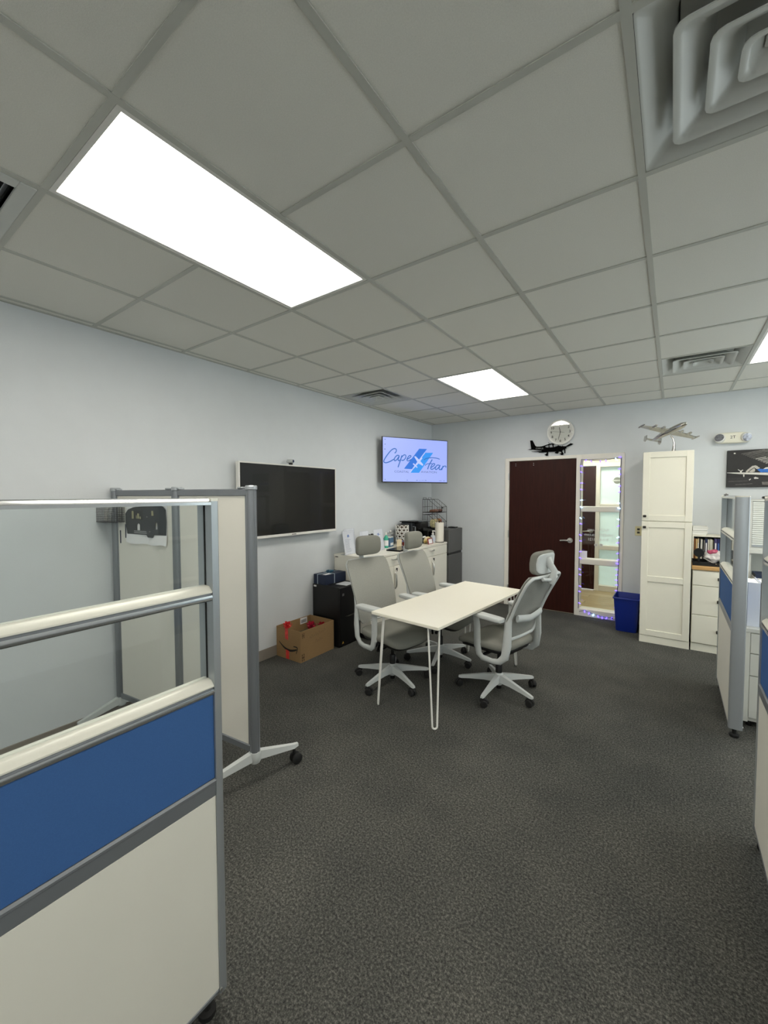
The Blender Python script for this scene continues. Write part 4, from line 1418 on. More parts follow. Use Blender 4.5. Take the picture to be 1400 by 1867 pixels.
for (y0, z0, n, st) in ((2.80, .212, 19, .0125), (2.885, .150, 9, .0125)):
    pts = []
    for q in range(n):
        hgt = rw.choice((.010, .012, .026)) * (1 if q % 2 else -.4)
        pts.append((y0 + q * st + rw.uniform(-.002, .002), z0 + hgt + q * .0012))
    V, F = ribbon(pts, .0032)
    mb.add([(a, b, .0002) for a, b, c in V], F, MFx)
mb.obj('handwriting', mat('faint_marker', '#7b6246', rough=.8), t)
mb = MB()
for (y0, y1, z0, z1) in ((2.705, 2.735, .235, .285), (2.70, 2.735, .012, .085)):
    for r_ in range(3):
        for c in range(3):
            if (r_ + c) % 2 == 0 or r_ == 1:
                a = y0 + (y1 - y0) * c / 3
                z = z0 + (z1 - z0) * r_ / 3
                mb.add([(a, z, 0), (a + (y1 - y0) * .26, z, 0), (a + (y1 - y0) * .26, z + (z1 - z0) * .26, 0), (a, z + (z1 - z0) * .26, 0)], [(0, 1, 2, 3)], MFx)
mb.obj('handling_marks', mat('box_print', '#4a3624', rough=.8), t)
MLb = frame_M((BX0 + th + .001, 0, 0), (0, 1, 0), (0, 0, 1))
MB().box(BX0 + th, BX0 + th + .001, 3.00, 3.10, BH - .07, BH - .005).obj('barcode_label', M_PAPER, t)
mb = MB()
for k in range(9):
    mb.box(BX0 + th + .001, BX0 + th + .0014, 3.01 + k * .009, 3.0135 + k * .009 + .002 * (k % 2), BH - .06, BH - .025)
mb.obj('barcode', M_INK, t)


def bow(x, y, z, r, lb, m):
    t = thing('gift_bow', lb, 'bow', (x, y, z), group='red gift bows in the box')
    for k in range(14):
        a = k * 2.399
        el = .2 + 1.2 * (k / 14)
        d = Vector((cos(a) * cos(el), sin(a) * cos(el), sin(el)))
        MB().tube([(0, 0, 0), tuple(d * r * .6 + Vector((0, 0, .01))), tuple(d * r), tuple(d * r * .7 - Vector((0, 0, .012))), (0, 0, 0)], r * .16, 6, sq=.5).obj('loop', m, t)
    MB().lathe([(r * .5, -r * .25), (r * .55, -.004), (r * .2, .004)], 12).obj('base', m, t)


bow(-3.085, BY0 + .015, BH + .015, .052, 'bright red gift bow on the rim of the cardboard box', M_RED)
bow(-3.01, 2.95, .262, .06, 'crimson gift bow inside the cardboard box', mat('crimson_foil', '#b01f3c', rough=.3, metal=.2, noise=.3, nscale=70))
bow(-2.955, 3.05, .245, .055, 'dark red gift bow at the back of the cardboard box', mat('dark_red_foil', '#9a1a26', rough=.3, metal=.2, noise=.3, nscale=70))
t = thing('wrapping_bundle', 'brown and green bundle filling the cardboard box', 'bundle', (-3.05, 2.92, .006))
MB().sup(.15, .20, .09, .6, .6, 30, 14, lambda p: crump(p, .010, 38) + Vector((0, 0, .10))).obj('bundle', mat('bundle_cloth', '#5d4a33', rough=.7, col2='#3f4a2f', nscale=12), t)
MB().sup(.03, .03, .02, .7, .7, 12, 8, None, Matrix.Translation((.01, -.12, .21))).obj('paper_scrap', M_PAPER, t)

# ================================================================== BACK WALL
# clock
CC = Vector((-1.256, YB, 2.463))
t = thing('wall_clock', 'round white wall clock with black numerals above the door', 'clock', tuple(CC + Vector((0, -.006, 0))))
t.rotation_euler[0] = rad(1.9)
MY = Matrix.Rotation(PI / 2, 4, 'X')      # lathe axis to -y
MB().lathe([(.165, 0), (.172, .006), (.172, .026), (.166, .034), (.152, .034), (.150, .022), (.12, .020)], 48, (0, 0, 0), MY).obj('rim', M_WHITE, t)
MB().lathe([(.151, .018), (.151, .0205)], 48, (0, 0, 0), MY).obj('face', mat('clock_face', '#dfe0d8', rough=.5), t)
for n in range(1, 13):
    a = PI / 2 - n * PI / 6
    text('numeral', str(n), .046, M_INK, t, wall_M(.118 * cos(a), -.0212, .118 * sin(a)), None, .0003, bold=.0006)


def hand(ang, L, wd, nm, back=.0, off=.024):
    V, F = ribbon([(-back * cos(ang), -back * sin(ang)), (L * cos(ang), L * sin(ang))], [wd, wd * .6])
    MB().add(V, F, wall_M(0, -off, 0)).obj(nm, M_INK, t)


hand(rad(103), .066, .009, 'hour_hand')
hand(rad(255), .105, .008, 'minute_hand', 0, .0245)
hand(rad(171), .105, .0035, 'second_hand', .05, .025)
MB().lathe([(.006, .021), (.006, .027), (.003, .028)], 12, (0, 0, 0), MY).obj('centre_pin', M_INK, t)
MB().lathe([(.1505, .0295), (.1505, .0302)], 48, (0, 0, 0), MY).obj('lens', glass_mat('clock_glass', tint=(.98, .98, .98), refl=.10, rough=.01), t)

# aircraft silhouette
PL = [(-1.656, 2.369), (-1.624, 2.367), (-1.609, 2.341), (-1.586, 2.293), (-1.567, 2.277), (-1.526, 2.274), (-1.482, 2.279), (-1.439, 2.291), (-1.403, 2.302), (-1.367, 2.306), (-1.324, 2.301), (-1.289, 2.284), (-1.268, 2.268), (-1.233, 2.258), (-1.227, 2.268), (-1.215, 2.257), (-1.184, 2.258), (-1.157, 2.274), (-1.127, 2.291), (-1.093, 2.281), (-1.109, 2.269), (-1.157, 2.25), (-1.181, 2.242), (-1.173, 2.23), (-1.192, 2.222), (-1.19, 2.163), (-1.203, 2.159), (-1.206, 2.212), (-1.223, 2.208), (-1.233, 2.191), (-1.21, 2.157), (-1.222, 2.141), (-1.238, 2.14), (-1.267, 2.16), (-1.239, 2.166), (-1.247, 2.187), (-1.273, 2.19), (-1.277, 2.168), (-1.294, 2.162), (-1.326, 2.175), (-1.323, 2.184), (-1.305, 2.191), (-1.408, 2.195), (-1.414, 2.165), (-1.41, 2.142), (-1.433, 2.14), (-1.462, 2.156), (-1.437, 2.166), (-1.426, 2.188), (-1.452, 2.19), (-1.481, 2.189), (-1.532, 2.192), (-1.54, 2.199), (-1.63, 2.207), (-1.637, 2.212), (-1.496, 2.21), (-1.503, 2.216), (-1.607, 2.237), (-1.692, 2.242), (-1.638, 2.251), (-1.646, 2.298), (-1.654, 2.352)]
WN = [[(-1.453, 2.269), (-1.428, 2.282), (-1.406, 2.285), (-1.406, 2.255), (-1.431, 2.256)], [(-1.397, 2.288), (-1.36, 2.291), (-1.353, 2.255), (-1.393, 2.254)], [(-1.342, 2.288), (-1.31, 2.291), (-1.278, 2.272), (-1.306, 2.263), (-1.341, 2.255)]]
dzp = .012
PL = [(x, z + dzp) for x, z in PL]
WN = [[(x, z + dzp) for x, z in q] for q in WN]
t = thing('aircraft_cutout', 'black metal aeroplane silhouette mounted above the door frame', 'wall art', (0, 0, 0))
shape2d('silhouette', [PL] + WN, mat('matt_black_steel', '#050505', rough=.8, spec=.05), t, wall_M(0, YB - .022, 0), .002)
text('lettering', 'CIRRUS', .03, mat('silver_letter', '#8f9190', rough=.5), t, wall_M(-1.526, YB - .0248, 2.258, -.06), .10, .0003)
MB().tube([(-1.388, YB - .022, 2.31), (-1.412, YB - .022, 2.338)], .0025, 6).obj('antenna', M_BLACK, t)
for x, z in ((-1.60, 2.27), (-1.25, 2.24)):
    MB().cyl((x, YB, z), (x, YB - .02, z), .006, 8).obj('standoff', M_BLACK, t)

# emergency light
t = thing('emergency_light', 'cream emergency light with two round lamps on the back wall', 'emergency light', (.523, YB, 2.237), 0)
t.rotation_euler = (0, rad(1), 0)
MB().sup(.145, .04, .058, .35, .75, 36, 12, lambda p: p + Vector((0, -.035, 0))).obj('housing', mat('ivory_plastic', '#e6e3d2', rough=.5), t, smooth=60)
for s_ in (-1, 1):
    Mh = Matrix.Translation((s_ * .108, -.062, .004 * s_)) @ Matrix.Rotation(s_ * .35, 4, 'Z') @ Matrix.Rotation(s_ * .25, 4, 'X') @ MY
    hd = MB().lathe([(.038, -.03), (.047, -.01), (.048, .022), (.044, .028)], 24, (0, 0, 0), Mh).obj('lamp_head', M_WHITE, t)
    MB().lathe([(.042, .024), (.042, .0295), (.02, .033)], 24, (0, 0, 0), Mh).obj('lens', mat('lamp_lens', '#8e8f96', rough=.15, noise=.35, nscale=55, metal=.4), t)
text('lettering', '2T', .044, M_INK, t, wall_M(.0, -.0762, .004, .04), None, .0003)

# canvas print of a propeller aircraft in a hangar
KX0, KX1, KZ0, KZ1, KY = .484, 1.55, 1.695, 2.10, YB - .035
t = thing('canvas_print', 'dark canvas photograph of a blue and white aircraft in a hangar', 'picture', (0, 0, 0))
box('canvas', mat('canvas_dark', '#1b1a19', rough=.55, noise=.2, nscale=10), t, KX0, KX1, KY, YB - .002, KZ0, KZ1, .003)
MP = wall_M(0, KY - .0006, 0)
KC = (KX0 + KX1) / 2


def art(nm, polys, m, lay):
    mb = MB()
    for q in polys:
        for mir in (0, 1):
            pts = [((2 * KC - x) if mir else x, min(z, KZ1 - .004), lay * .00025) for x, z in q]
            mb.add(pts, [tuple(range(len(pts)))], MP)
    mb.obj(nm, m, t, smooth=0)


M_AW = mat('art_white', '#d6d3cc', rough=.6, noise=.1, nscale=40)
M_AG = mat('art_grey', '#6e6a66', rough=.6, noise=.3, nscale=60)
M_AB = mat('art_blue', '#2f6fc4', rough=.6, noise=.2, nscale=20)
M_AD = mat('art_shadow', '#2c2a2b', rough=.6, noise=.3, nscale=25, stretch=(2, 1, 9))
art('floor_tone', [[(KX0 + .003, KZ0 + .003), (KC, KZ0 + .003), (KC, 1.80), (KX0 + .003, 1.80)]], M_AD, 0)
tr = []
for k in range(13):
    f = k / 12
    xa, za = .60 + .20 * f, 2.075 - .115 * f
    xb = min(KC, xa + .19 + .2 * f)
    zb_ = min(za + .05 - .02 * f, KZ1 - .01)
    tr.append([(xa, za - .02), (xb, zb_), (xb, zb_ + .006), (xa, za - .016)])
art('hangar_trusses', tr, M_AG, 1)
art('truss_light', [[(.72 + .02 * k, 1.995 - .012 * k), (.80 + .02 * k, 2.012 - .012 * k), (.80 + .02 * k, 2.016 - .012 * k), (.72 + .02 * k, 1.999 - .012 * k)] for k in range(5)], M_AW, 2)
art('wing', [[(0.486, 1.858), (0.593, 1.856), (0.82, 1.847), (KC, 1.845), (KC, 1.815), (0.821, 1.82), (0.712, 1.83), (0.594, 1.839), (0.486, 1.853)]], M_AW, 3)
art('cowling', [[(0.642, 1.866), (0.659, 1.887), (0.694, 1.923), (0.719, 1.928), (0.734, 1.921), (0.744, 1.908), (0.756, 1.902), (0.75, 1.892), (0.73, 1.888), (0.709, 1.906), (0.677, 1.88), (0.66, 1.857), (0.645, 1.856)],
                [(0.668, 1.86), (0.682, 1.876), (0.71, 1.899), (0.718, 1.885), (0.716, 1.862), (0.691, 1.853)]], mat('art_cream', '#b9b3aa', rough=.6), 3.5)
art('blue_fuselage', [[(0.735, 1.885), (0.752, 1.891), (0.782, 1.886), (KC, 1.90), (KC, 1.846), (0.766, 1.852), (0.743, 1.871)]], M_AB, 4)
art('canopy', [[(0.782, 1.886), (0.801, 1.902), (0.87, 1.915), (KC, 1.93), (KC, 1.895), (0.819, 1.888)]], M_AW, 4.5)
art('propeller', [[(0.576, 1.887), (0.579, 1.891), (0.601, 1.875), (0.618, 1.886), (0.621, 1.881), (0.609, 1.864), (0.609, 1.852), (0.593, 1.852), (0.598, 1.866)], [(0.622, 1.833), (0.633, 1.832), (0.632, 1.807), (0.624, 1.807)], [(0.67, 1.779), (0.685, 1.787), (0.688, 1.782), (0.673, 1.765)], [(0.709, 1.795), (0.722, 1.805), (0.748, 1.792), (0.745, 1.784), (0.715, 1.783)]], M_AW, 5)
art('reflection', [[(0.774, 1.75), (0.89, 1.749), (0.89, 1.716), (0.779, 1.72)], [(.56, 1.725), (.70, 1.735), (.70, 1.73), (.56, 1.72)], [(.50, 1.76), (.66, 1.765), (.66, 1.762), (.50, 1.756)]], M_AG, 5)
MB().add([(.546 + .009 * cos(a * PI / 6), 2.066 + .007 * sin(a * PI / 6), .0012) for a in range(12)], [tuple(range(12))], MP).obj('lamp_spot', M_AW, t)

# outlet
t = thing('wall_outlet', 'ivory outlet plate on the back wall left of the tall cabinet', 'outlet', (-.335, YB, 1.167))
MB().box(-.036, .036, -.006, 0, -.058, .058, .003).obj('plate', mat('ivory_plate', '#d9d2a8', rough=.45), t)
for z in (-.02, .02):
    MB().box(-.014, .014, -.008, -.005, z - .012, z + .012, .002).obj('socket', M_KNOB, t)

# ---- tall cabinet
AX0, AX1, AY, AZ = -.268, .172, 5.245, 2.072
t = thing('tall_cabinet', 'tall narrow white shaker cabinet with two doors on the back wall', 'cabinet', (0, 0, 0))
box('body', M_CAB, t, AX0 + .004, AX1 - .004, AY + .021, YB - .01, .0, AZ - .002, .002)


def shaker(parent, x0, x1, z0, z1, mids=(), y=AY):
    d = MB()
    st = .062
    d.box(x0, x0 + st, y, y + .02, z0, z1, .002)
    d.box(x1 - st, x1, y, y + .02, z0, z1, .002)
    zs = [z0] + list(mids) + [z1]
    d.box(x0 + st, x1 - st, y, y + .02, z0, z0 + st, .002)
    d.box(x0 + st, x1 - st, y, y + .02, z1 - st, z1, .002)
    for zm in mids:
        d.box(x0 + st, x1 - st, y, y + .02, zm - st / 2, zm + st / 2, .002)
    o = d.obj('door', M_CAB, parent)
    box('door_panel', M_CAB, o, x0 + st - .005, x1 - st + .005, y + .009, y + .018, z0 + st - .005, z1 - st + .005)
    return o


d1 = shaker(t, AX0, AX1, 1.333, AZ)
d2 = shaker(t, AX0, AX1, .082, 1.326, (.705,))
for d, z in ((d1, 1.383), (d2, 1.264)):
    MB().prism(rrect(.030, .026, .006, 3, AX0 + .026, z), 'y', AY - .026, AY - .012).obj('knob', M_KNOB, d)
    MB().cyl((AX0 + .026, AY - .012, z), (AX0 + .026, AY, z), .006, 10).obj('knob_stem', M_KNOB, d)
box('toe_board', M_CAB, t, AX0, AX1 + .002, AY + .006, AY + .022, 0, .078, .001)

# ---- drawer cabinet with wooden worktop
t = thing('drawer_cabinet', 'white three drawer base cabinet beside the tall cabinet', 'cabinet', (0, 0, 0))
BXa, BXb = .186, .60
box('body', M_CAB, t, BXa, BXb, AY + .03, YB - .01, .078, .842, .001)
for z0, z1, zk in ((.686, .832, .764), (.382, .680, .535), (.086, .376, .228)):
    d = box('drawer', M_CAB, t, BXa + .003, BXb - .003, AY + .008, AY + .028, z0, z1, .002)
    MB().prism(rrect(.026, .030, .006, 3, .400, zk), 'y', AY - .020, AY - .006).obj('knob', M_KNOB, d)
    MB().cyl((.400, AY - .006, zk), (.400, AY + .008, zk), .006, 10).obj('knob_stem', M_KNOB, d)
box('toe_board', M_CAB, t, BXa, BXb, AY + .02, AY + .036, 0, .078)
o = box('worktop', M_WOOD, None, AX1 + .006, BXb + .01, AY, YB - .004, .843, .883, .005)
tag(o, 'wooden butcher block worktop on the drawer cabinet', 'worktop')
# book rack and books
t = thing('book_rack', 'white book rack on the wooden worktop', 'rack', (0, 0, 0))
RX0, RX1, RY0, RY1 = .192, .50, 5.70, 5.915
box('bottom_board', M_CAB, t, RX0, RX1, RY0, RY1, .884, .894)
box('top_board', M_CAB, t, RX0, RX1, RY0, RY1, 1.150, 1.165)
for x in (RX0, RX1 - .012):
    box('side_board', M_CAB, t, x, x + .012, RY0, RY1, .894, 1.150)
box('back_board', M_BLACK, t, RX0 + .012, RX1 - .012, RY1 - .008, RY1, .894, 1.150)
BK = [('#7a4a1c', .017, .232, 'brown'), ('#d3b27c', .016, .226, 'tan'), ('#e0c9a4', .014, .230, 'cream'), ('#1c1c1f', .012, .22, 'black'), ('#d9d7cf', .018, .225, 'white'), ('#26262a', .010, .218, 'charcoal'), ('#8d8a84', .012, .22, 'grey'),
      ('#16204a', .022, .235, 'dark navy'), ('#e5e2d4', .012, .228, 'ivory'), ('#d4d0bd', .011, .224, 'pale beige'), ('#ece9dc', .014, .228, 'off white'), ('#c9c6b2', .010, .222, 'stone'), ('#3a3630', .010, .215, 'dark brown'), ('#4a4476', .024, .238, 'violet'), ('#1b1c5c', .024, .236, 'royal blue')]
xx = RX0 + .014
for k, (c, wd, h_, nm) in enumerate(BK):
    t = thing('book', nm + ' spined book in the rack on the worktop', 'book', (xx + wd / 2, RY0 + .012, .8945), 0, 'books on the worktop')
    hw2 = wd / 2 - .0006
    mc = mat('book_cover_%d' % k, c, rough=.5)
    mb = MB()
    mb.box(-hw2, -hw2 + .0015, 0, .165, 0, h_)
    mb.box(hw2 - .0015, hw2, 0, .165, 0, h_)
    mb.box(-hw2, hw2, 0, .002, 0, h_)
    mb.obj('cover', mc, t)
    box('pages', M_PAPER, t, -hw2 + .0015, hw2 - .0015, .003, .158, .004, h_ - .004)
    if k in (2, 7, 13, 14):
        box('spine_label', M_PAPER if k != 14 else M_PRB, t, -hw2 * .5, hw2 * .5, -.0004, 0, h_ * .3, h_ * .8)
    xx += wd
# foam containers on the rack
for k, (z, lb) in enumerate(((1.166, 'lower white foam takeout box on the book rack'), (1.215, 'upper white foam takeout box on the book rack'))):
    t = thing('foam_container', lb, 'takeout box', (.262, 5.81, z), rad(3 * k), 'white foam boxes on the book rack')
    MB().prism([(-.07, 0), (.05, 0), (.068, .028), (-.07, .028)], 'y', -.075, .075).obj('tray', M_WHITE, t)
    MB().prism([(-.07, .029), (.068, .029), (.058, .046), (-.07, .046)], 'y', -.075, .075).obj('lid', M_WHITE, t)
# tray with bag, fan and scoop
t = thing('black_tray', 'black plastic tray on the front of the wooden worktop', 'tray', (.35, 5.43, .884))
mb = MB()
mb.prism([(-.160, 0), (.150, 0), (.165, .038), (.158, .038), (.144, .006), (-.152, .006), (-.160, .038), (-.167, .038)], 'y', -.14, .14)
mb.prism([(-.14, .0), (.0, .0), (.0, .006), (-.14, .006)], 'x', -.15, .15)
mb.obj('pan', M_BLACK, t)
for y in (-.143, .138):
    box('rim', M_BLACK, t, -.165, .163, y, y + .006, .0, .036)
t = thing('plastic_bag', 'crumpled clear plastic bag with pink and white packets in the tray', 'bag', (.385, 5.46, .892))
MB().sup(.095, .08, .058, .8, .7, 60, 30, lambda p: crump(crump(p, .010, 48), .005, 140) + Vector((0, 0, .072))).obj('bag', mat('bag_film', '#dcd8d2', rough=.25, col2='#b9b2b4', nscale=16), t)
MB().sup(.045, .03, .022, .8, .8, 18, 10, lambda p: crump(p, .006, 80) + Vector((-.03, -.03, .128))).obj('pink_packet', mat('pink_foil', '#b24a66', rough=.3, noise=.3, nscale=50), t)
MB().sup(.05, .03, .03, .8, .8, 18, 10, lambda p: crump(p, .006, 70) + Vector((.05, -.055, .07))).obj('yellow_packet', mat('pale_yellow', '#e2dcae', rough=.4), t)
MB().box(.075, .105, -.09, -.07, .01, .09).obj('white_card', M_PAPER, t)
t = thing('desk_fan', 'small round black desk fan beside the plastic bag', 'fan', (.24, 5.40, .891))
MB().lathe([(.04, 0), (.042, .006), (.034, .014), (.01, .018), (.008, .07)], 20).obj('stand', M_BLACK, t)
Mf = Matrix.Translation((0, 0, .115)) @ MY
MB().lathe([(.040, -.014), (.046, -.008), (.046, .008), (.040, .014), (.012, .016)], 28, (0, 0, 0), Mf).obj('fan_head', mat('fan_black', '#18181a', rough=.6), t)
for k in range(4):
    MB().tube([(.010 * (k + 1) * cos(a * PI / 10), -.017, .115 + .010 * (k + 1) * sin(a * PI / 10)) for a in range(20)], .0012, 5, closed=True).obj('grille_ring', M_BLACK, t)
t = thing('metal_scoop', 'shiny steel scoop lying in the black tray', 'scoop', (.325, 5.345, .899), rad(-40))
MB().tube([(-.06, 0, .055), (-.02, 0, .04), (.02, 0, .02), (.05, 0, .012)], [.006, .007, .012, .018], 10, sq=.6).obj('scoop', M_CHROME, t)
MB().sup(.022, .018, .008, .8, .8, 14, 6, None, Matrix.Translation((.06, 0, .012))).obj('bowl', M_CHROME, t)

# ---- model aircraft on a curved stand
t = thing('model_aircraft', 'polished metal model aeroplane on a curved stand on the tall cabinet', 'model plane', (-.01, 5.50, AZ))
Fv = Vector((.34, -.445, .11)).normalized()
Wv = Vector((.50, .35, -.13))
Wv = (Wv - Fv * Wv.dot(Fv)).normalized()
Uv = Wv.cross(Fv)
oc = Vector((-.04, 0, .235))
MA = Matrix(((Fv.x, Wv.x, Uv.x, oc.x), (Fv.y, Wv.y, Uv.y, oc.y), (Fv.z, Wv.z, Uv.z, oc.z), (0, 0, 0, 1)))
# local: x nose, y right wing, z up
MB().tube([(-.27, 0, .012), (-.25, 0, .010), (-.15, 0, .004), (-.02, 0, 0), (.12, 0, 0), (.20, 0, 0), (.245, 0, -.002), (.26, 0, -.003)], [.005, .013, .026, .034, .035, .030, .016, .003], 16, M=MA).obj('fuselage', M_CHROME, t, smooth=60)
for s_ in (-1, 1):
    w_ = [(.06, s_ * .02), (-.05, s_ * .02), (-.03, s_ * .30), (.012, s_ * .30)]
    MB().prism(w_, 'z', -.006, .006, M=MA).obj('wing', M_CHROME, t)
    MB().tube([(-.06, s_ * .305, 0), (-.05, s_ * .305, 0), (-.01, s_ * .305, 0), (.04, s_ * .305, 0), (.055, s_ * .305, 0)], [.003, .008, .011, .008, .002], 10, M=MA).obj('tip_tank', M_CHROME, t, smooth=60)
    for yy in (.10, .19):
        MB().tube([(-.04, s_ * yy, -.004), (0, s_ * yy, -.004), (.07, s_ * yy, -.004), (.085, s_ * yy, -.004)], [.004, .012, .013, .005], 10, M=MA).obj('engine', M_CHROME, t, smooth=60)
    MB().prism([(-.28, -.025), (-.235, -.025), (-.235, .03), (-.26, .045), (-.285, .03)], 'y', s_ * .085 - .003, s_ * .085 + .003, M=MA).obj('tail_fin', M_CHROME, t)
MB().prism([(-.275, -.085), (-.235, -.085), (-.235, .085), (-.275, .085)], 'z', .008, .013, M=MA).obj('tailplane', M_CHROME, t)
MB().tube([(-.035, 0, .225), (-.02, 0, .19), (.0, 0, .15), (.012, 0, .10), (.010, 0, .06), (.006, 0, .012), (.006, 0, .001)], [.008, .012, .015, .018, .024, .034, .036], 12, sq=.6).obj('stand', M_CHROME, t, smooth=60)

# ---- recycling bin
t = thing('waste_bin', 'blue plastic waste bin on the carpet beside the tall cabinet', 'bin', (-.415, 5.66, 0))
mb = MB()


def binring(s_, z, off=0):
    return [(u, v, z) for u, v in rrect(.262 * s_ + off, .36 * s_ + off, .03, 4)]


rings = [binring(.80, 0), binring(.82, .01), binring(1.0, .385), binring(1.0, .385, .018), binring(1.0, .402, .018), binring(1.0, .404, .0), binring(.98, .39), binring(.80, .02, -.01)]
k_ = len(rings[0])
V = [p for r in rings for p in r]
F = [(i * k_ + j, i * k_ + (j + 1) % k_, (i + 1) * k_ + (j + 1) % k_, (i + 1) * k_ + j) for i in range(len(rings) - 1) for j in range(k_)]
F += [tuple(range(k_)), tuple(range((len(rings) - 1) * k_, len(rings) * k_))]
mb.add(V, F)
mb.obj('tub', M_BIN, t)
mb = MB()
mb.tube([(x * 1.035, y * 1.035, z) for x, y, z in binring(1.0, .395)], .007, 6, closed=True)
mb.obj('rolled_rim', M_BIN, t)

# ---- string lights round the sidelight
t = thing('string_lights', 'string of blue fairy lights around the sidelight window frame', 'string lights', (0, 0, 0))
LY = YB - .026
corner = []
rnd = random.Random(3)


def seg(p, q, n, sag=0, jit=.004):
    for i in range(n):
        f = i / n
        x = p[0] + (q[0] - p[0]) * f + rnd.uniform(-jit, jit)
        z = p[1] + (q[1] - p[1]) * f - sag * 4 * f * (1 - f) + rnd.uniform(-jit, jit)
        corner.append((x, LY + rnd.uniform(-.003, .003), z))


seg((-.995, .10), (-.998, 2.07), 26)
seg((-.99, 2.085), (-.545, 2.09), 8, .028)
seg((-.535, 2.085), (-.540, .80), 18)
seg((-.540, .80), (-.548, .06), 11, 0, .006)
seg((-.552, .055), (-.97, .105), 8, .04)
corner.append((-.985, LY, .06))
MB().tube(corner, .0035, 6).obj('cable', mat('dark_green_cable', '#1c2030', rough=.5), t)
M_BULB = mat('blue_bulb', (.16, .10, 1.0), rough=.3, emit=3.5)
M_BULBC = mat('pale_blue_bulb', (.35, .62, 1.0), rough=.3, emit=6.)
bm_ = None
bmc_ = None
for i in range(1, len(corner) - 1, 1):
    if i % 3 == 2 and i < 52:
        continue
    c = Vector(corner[i])
    left = i < 26
    top = 26 <= i < 34
    bot = i >= 63
    ang = rad(-12) if left else rad(-80 + rnd.uniform(-40, 40)) if (top or bot) else rad(190)
    ang += rnd.uniform(-.5, .5)
    pale = rnd.random() < .16
    if (bmc_ if pale else bm_) is None:
        o = MB().tube([(0, 0, 0), (.006, 0, 0), (.020, 0, 0), (.032, 0, 0)], [.004, .0075, .006, .0015], 8).obj('bulb', M_BULBC if pale else M_BULB, t)
        if pale:
            bmc_ = o.data
        else:
            bm_ = o.data
    else:
        o = link('bulb', bmc_ if pale else bm_, t)
    o.location = c
    o.rotation_euler = (0, -ang, rnd.uniform(-.4, .2))
MB().box(-.585, -.545, LY - .03, LY + .008, .028, .052, .004).obj('plug', M_WHITE, t)
MB().tube([(-.545, LY, .05), (-.56, LY - .015, .03), (-.575, LY - .02, .045), (-.60, LY - .01, .03)], .008, 6).obj('connector', M_BLACK, t)
o = MB().box(-.990, -.915, YB + .058, YB + .060, .772, .865).obj('note_paper', M_PAPER)
tag(o, 'small white note taped to the middle pane of the sidelight', 'note')

# ================================================================== WORKSTATION BEHIND THE RIGHT PARTITIONS
t = thing('drawer_pedestal', 'light grey drawer pedestal behind the right partition', 'pedestal', (0, 0, 0))
PX0, PX1, PY0, PY1, PZ = .432, .86, 3.70, 4.28, .700
box('body', M_GREYB, t, PX0, PX1, PY0 + .02, PY1, .045, PZ - .03, .002)
box('top', M_GREYB, t, PX0 - .004, PX1 + .004, PY0 - .004, PY1, PZ - .03, PZ, .004)
for z0, z1 in ((.527, .664), (.372, .522), (.075, .367)):
    box('drawer', M_GREYB, t, PX0 + .028, PX1 - .004, PY0 + .002, PY0 + .02, z0, z1, .002)
box('side_stile', M_GREYB, t, PX0, PX0 + .026, PY0 + .002, PY0 + .02, .045, PZ - .03)
for x in (PX0 + .04, PX1 - .04):
    for y in (PY0 + .06, PY1 - .05):
        MB().cyl((x, y, 0), (x, y, .046), .016, 12).obj('foot', M_BLACK, t)


def binder(x0, x1, h, cov, lb, y0=PY0 + .06):
    t = thing('ring_binder', lb, 'binder', (0, 0, 0), group='binders on the pedestal')
    mb = MB()
    mb.box(x0, x0 + .003, y0, y0 + .27, PZ, PZ + h)
    mb.box(x1 - .003, x1, y0, y0 + .27, PZ, PZ + h)
    mb.box(x0, x1, y0, y0 + .003, PZ, PZ + h)
    mb.obj('cover', cov, t)
    box('pages', M_PAPER, t, x0 + .004, x1 - .004, y0 + .02, y0 + .26, PZ + .006, PZ + h - .012)
    return t


binder(.440, .512, .305, mat('binder_white', '#dfe4ee', rough=.3), 'thick white ring binder on the grey pedestal')
binder(.516, .570, .300, mat('binder_blue', '#1d2f8f', rough=.35), 'blue ring binder beside the white binder on the pedestal')
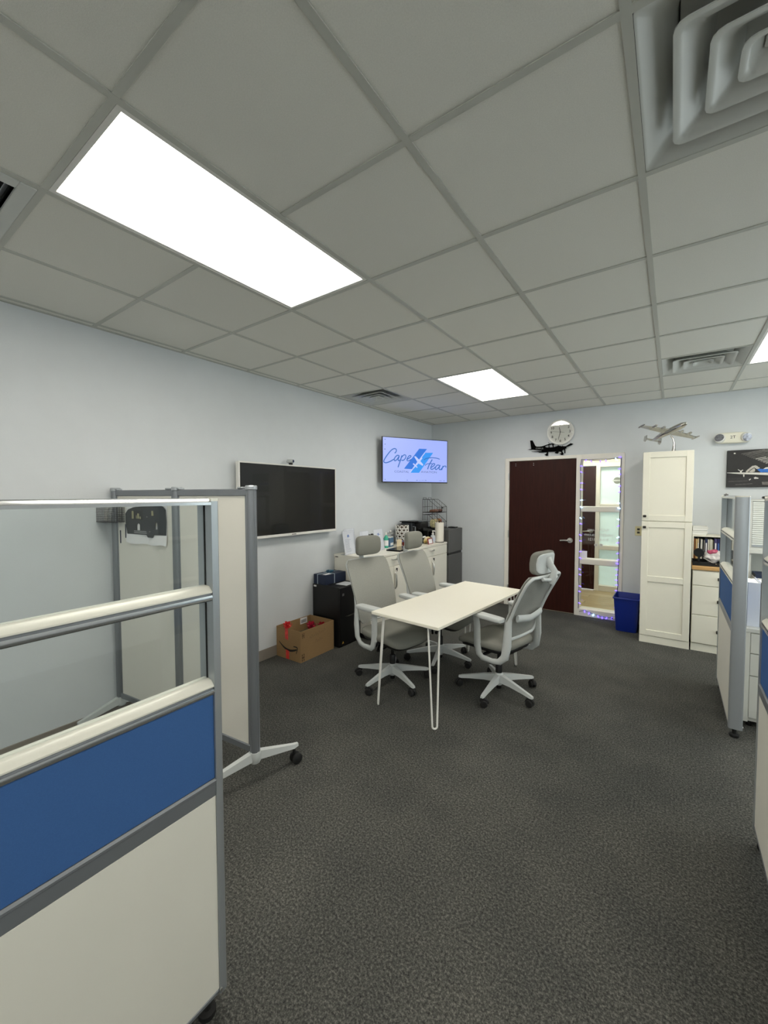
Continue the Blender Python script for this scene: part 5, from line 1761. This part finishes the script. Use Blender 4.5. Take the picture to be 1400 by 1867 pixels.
# desk against the back wall with hutch
t = thing('desk', 'light grey desk along the back wall behind the right partition', 'desk', (0, 0, 0))
box('desk_top', M_GREYB, t, .63, 2.0, 5.22, YB - .004, .715, .745, .003)
box('side_panel', M_GREYB, t, .64, .665, 5.25, YB - .01, 0, .715)
box('side_panel', M_GREYB, t, 1.965, 1.99, 5.25, YB - .01, 0, .715)
t = thing('hutch_cabinet', 'grey overhead hutch with a ribbed roll door on the desk', 'cabinet', (0, 0, 0))
HX0, HX1, HY, HZ0, HZ1 = .645, 1.6, 5.52, 1.02, 1.565
box('top_board', M_GREYB, t, HX0, HX1, HY - .005, YB - .008, HZ1 - .02, HZ1)
box('bottom_board', M_GREYB, t, HX0, HX1, HY - .02, YB - .008, HZ0, HZ0 + .035)
for x in (HX0, HX1 - .02):
    box('side_board', M_GREYB, t, x, x + .02, HY, YB - .008, .746, HZ1 - .02)
box('back_board', M_GREYB, t, HX0 + .02, HX1 - .02, YB - .03, YB - .01, .746, HZ1 - .02)
box('lower_lip', M_ALU, t, HX0 + .02, HX1 - .02, HY - .008, HY + .01, 1.088, 1.105)
box('valance', M_GREYB, t, HX0 + .02, HX1 - .02, HY, HY + .012, HZ0 + .035, 1.088)
sl = None
nz = 21
for k in range(nz):
    z = 1.106 + k * (HZ1 - .022 - 1.106) / nz
    if sl is None:
        s_ = MB().prism([(0, 0), (.002, .017), (.012, .020), (.012, 0)], 'x', HX0 + .022, HX1 - .022).obj('roll_slat', mat('slat_grey', '#d3d6d0', rough=.4), t)
        sl = s_.data
    else:
        s_ = link('roll_slat', sl, t)
    s_.location = (0, HY, z)
t = thing('desk_organizer', 'dark blue folder tray on the desk under the hutch', 'tray', (0, 0, 0))
box('folder', M_NAVY, t, .68, .98, 5.32, 5.56, .80, .835)
box('tray', M_GREYB, t, .67, 1.0, 5.30, 5.58, .746, .78, .003)
box('spacer', M_WHITE, t, .675, .99, 5.31, 5.57, .7805, .799)
t = thing('headset_case', 'flat black case lying on top of the hutch', 'case', (.92, 5.66, HZ1))
MB().sup(.17, .10, .018, .5, .5, 28, 8, lambda p: p + Vector((0, 0, .019))).obj('shell', M_BLACK, t)
box('strap', M_RUBBER, t, -.02, .02, -.1005, -.06, .012, .026)
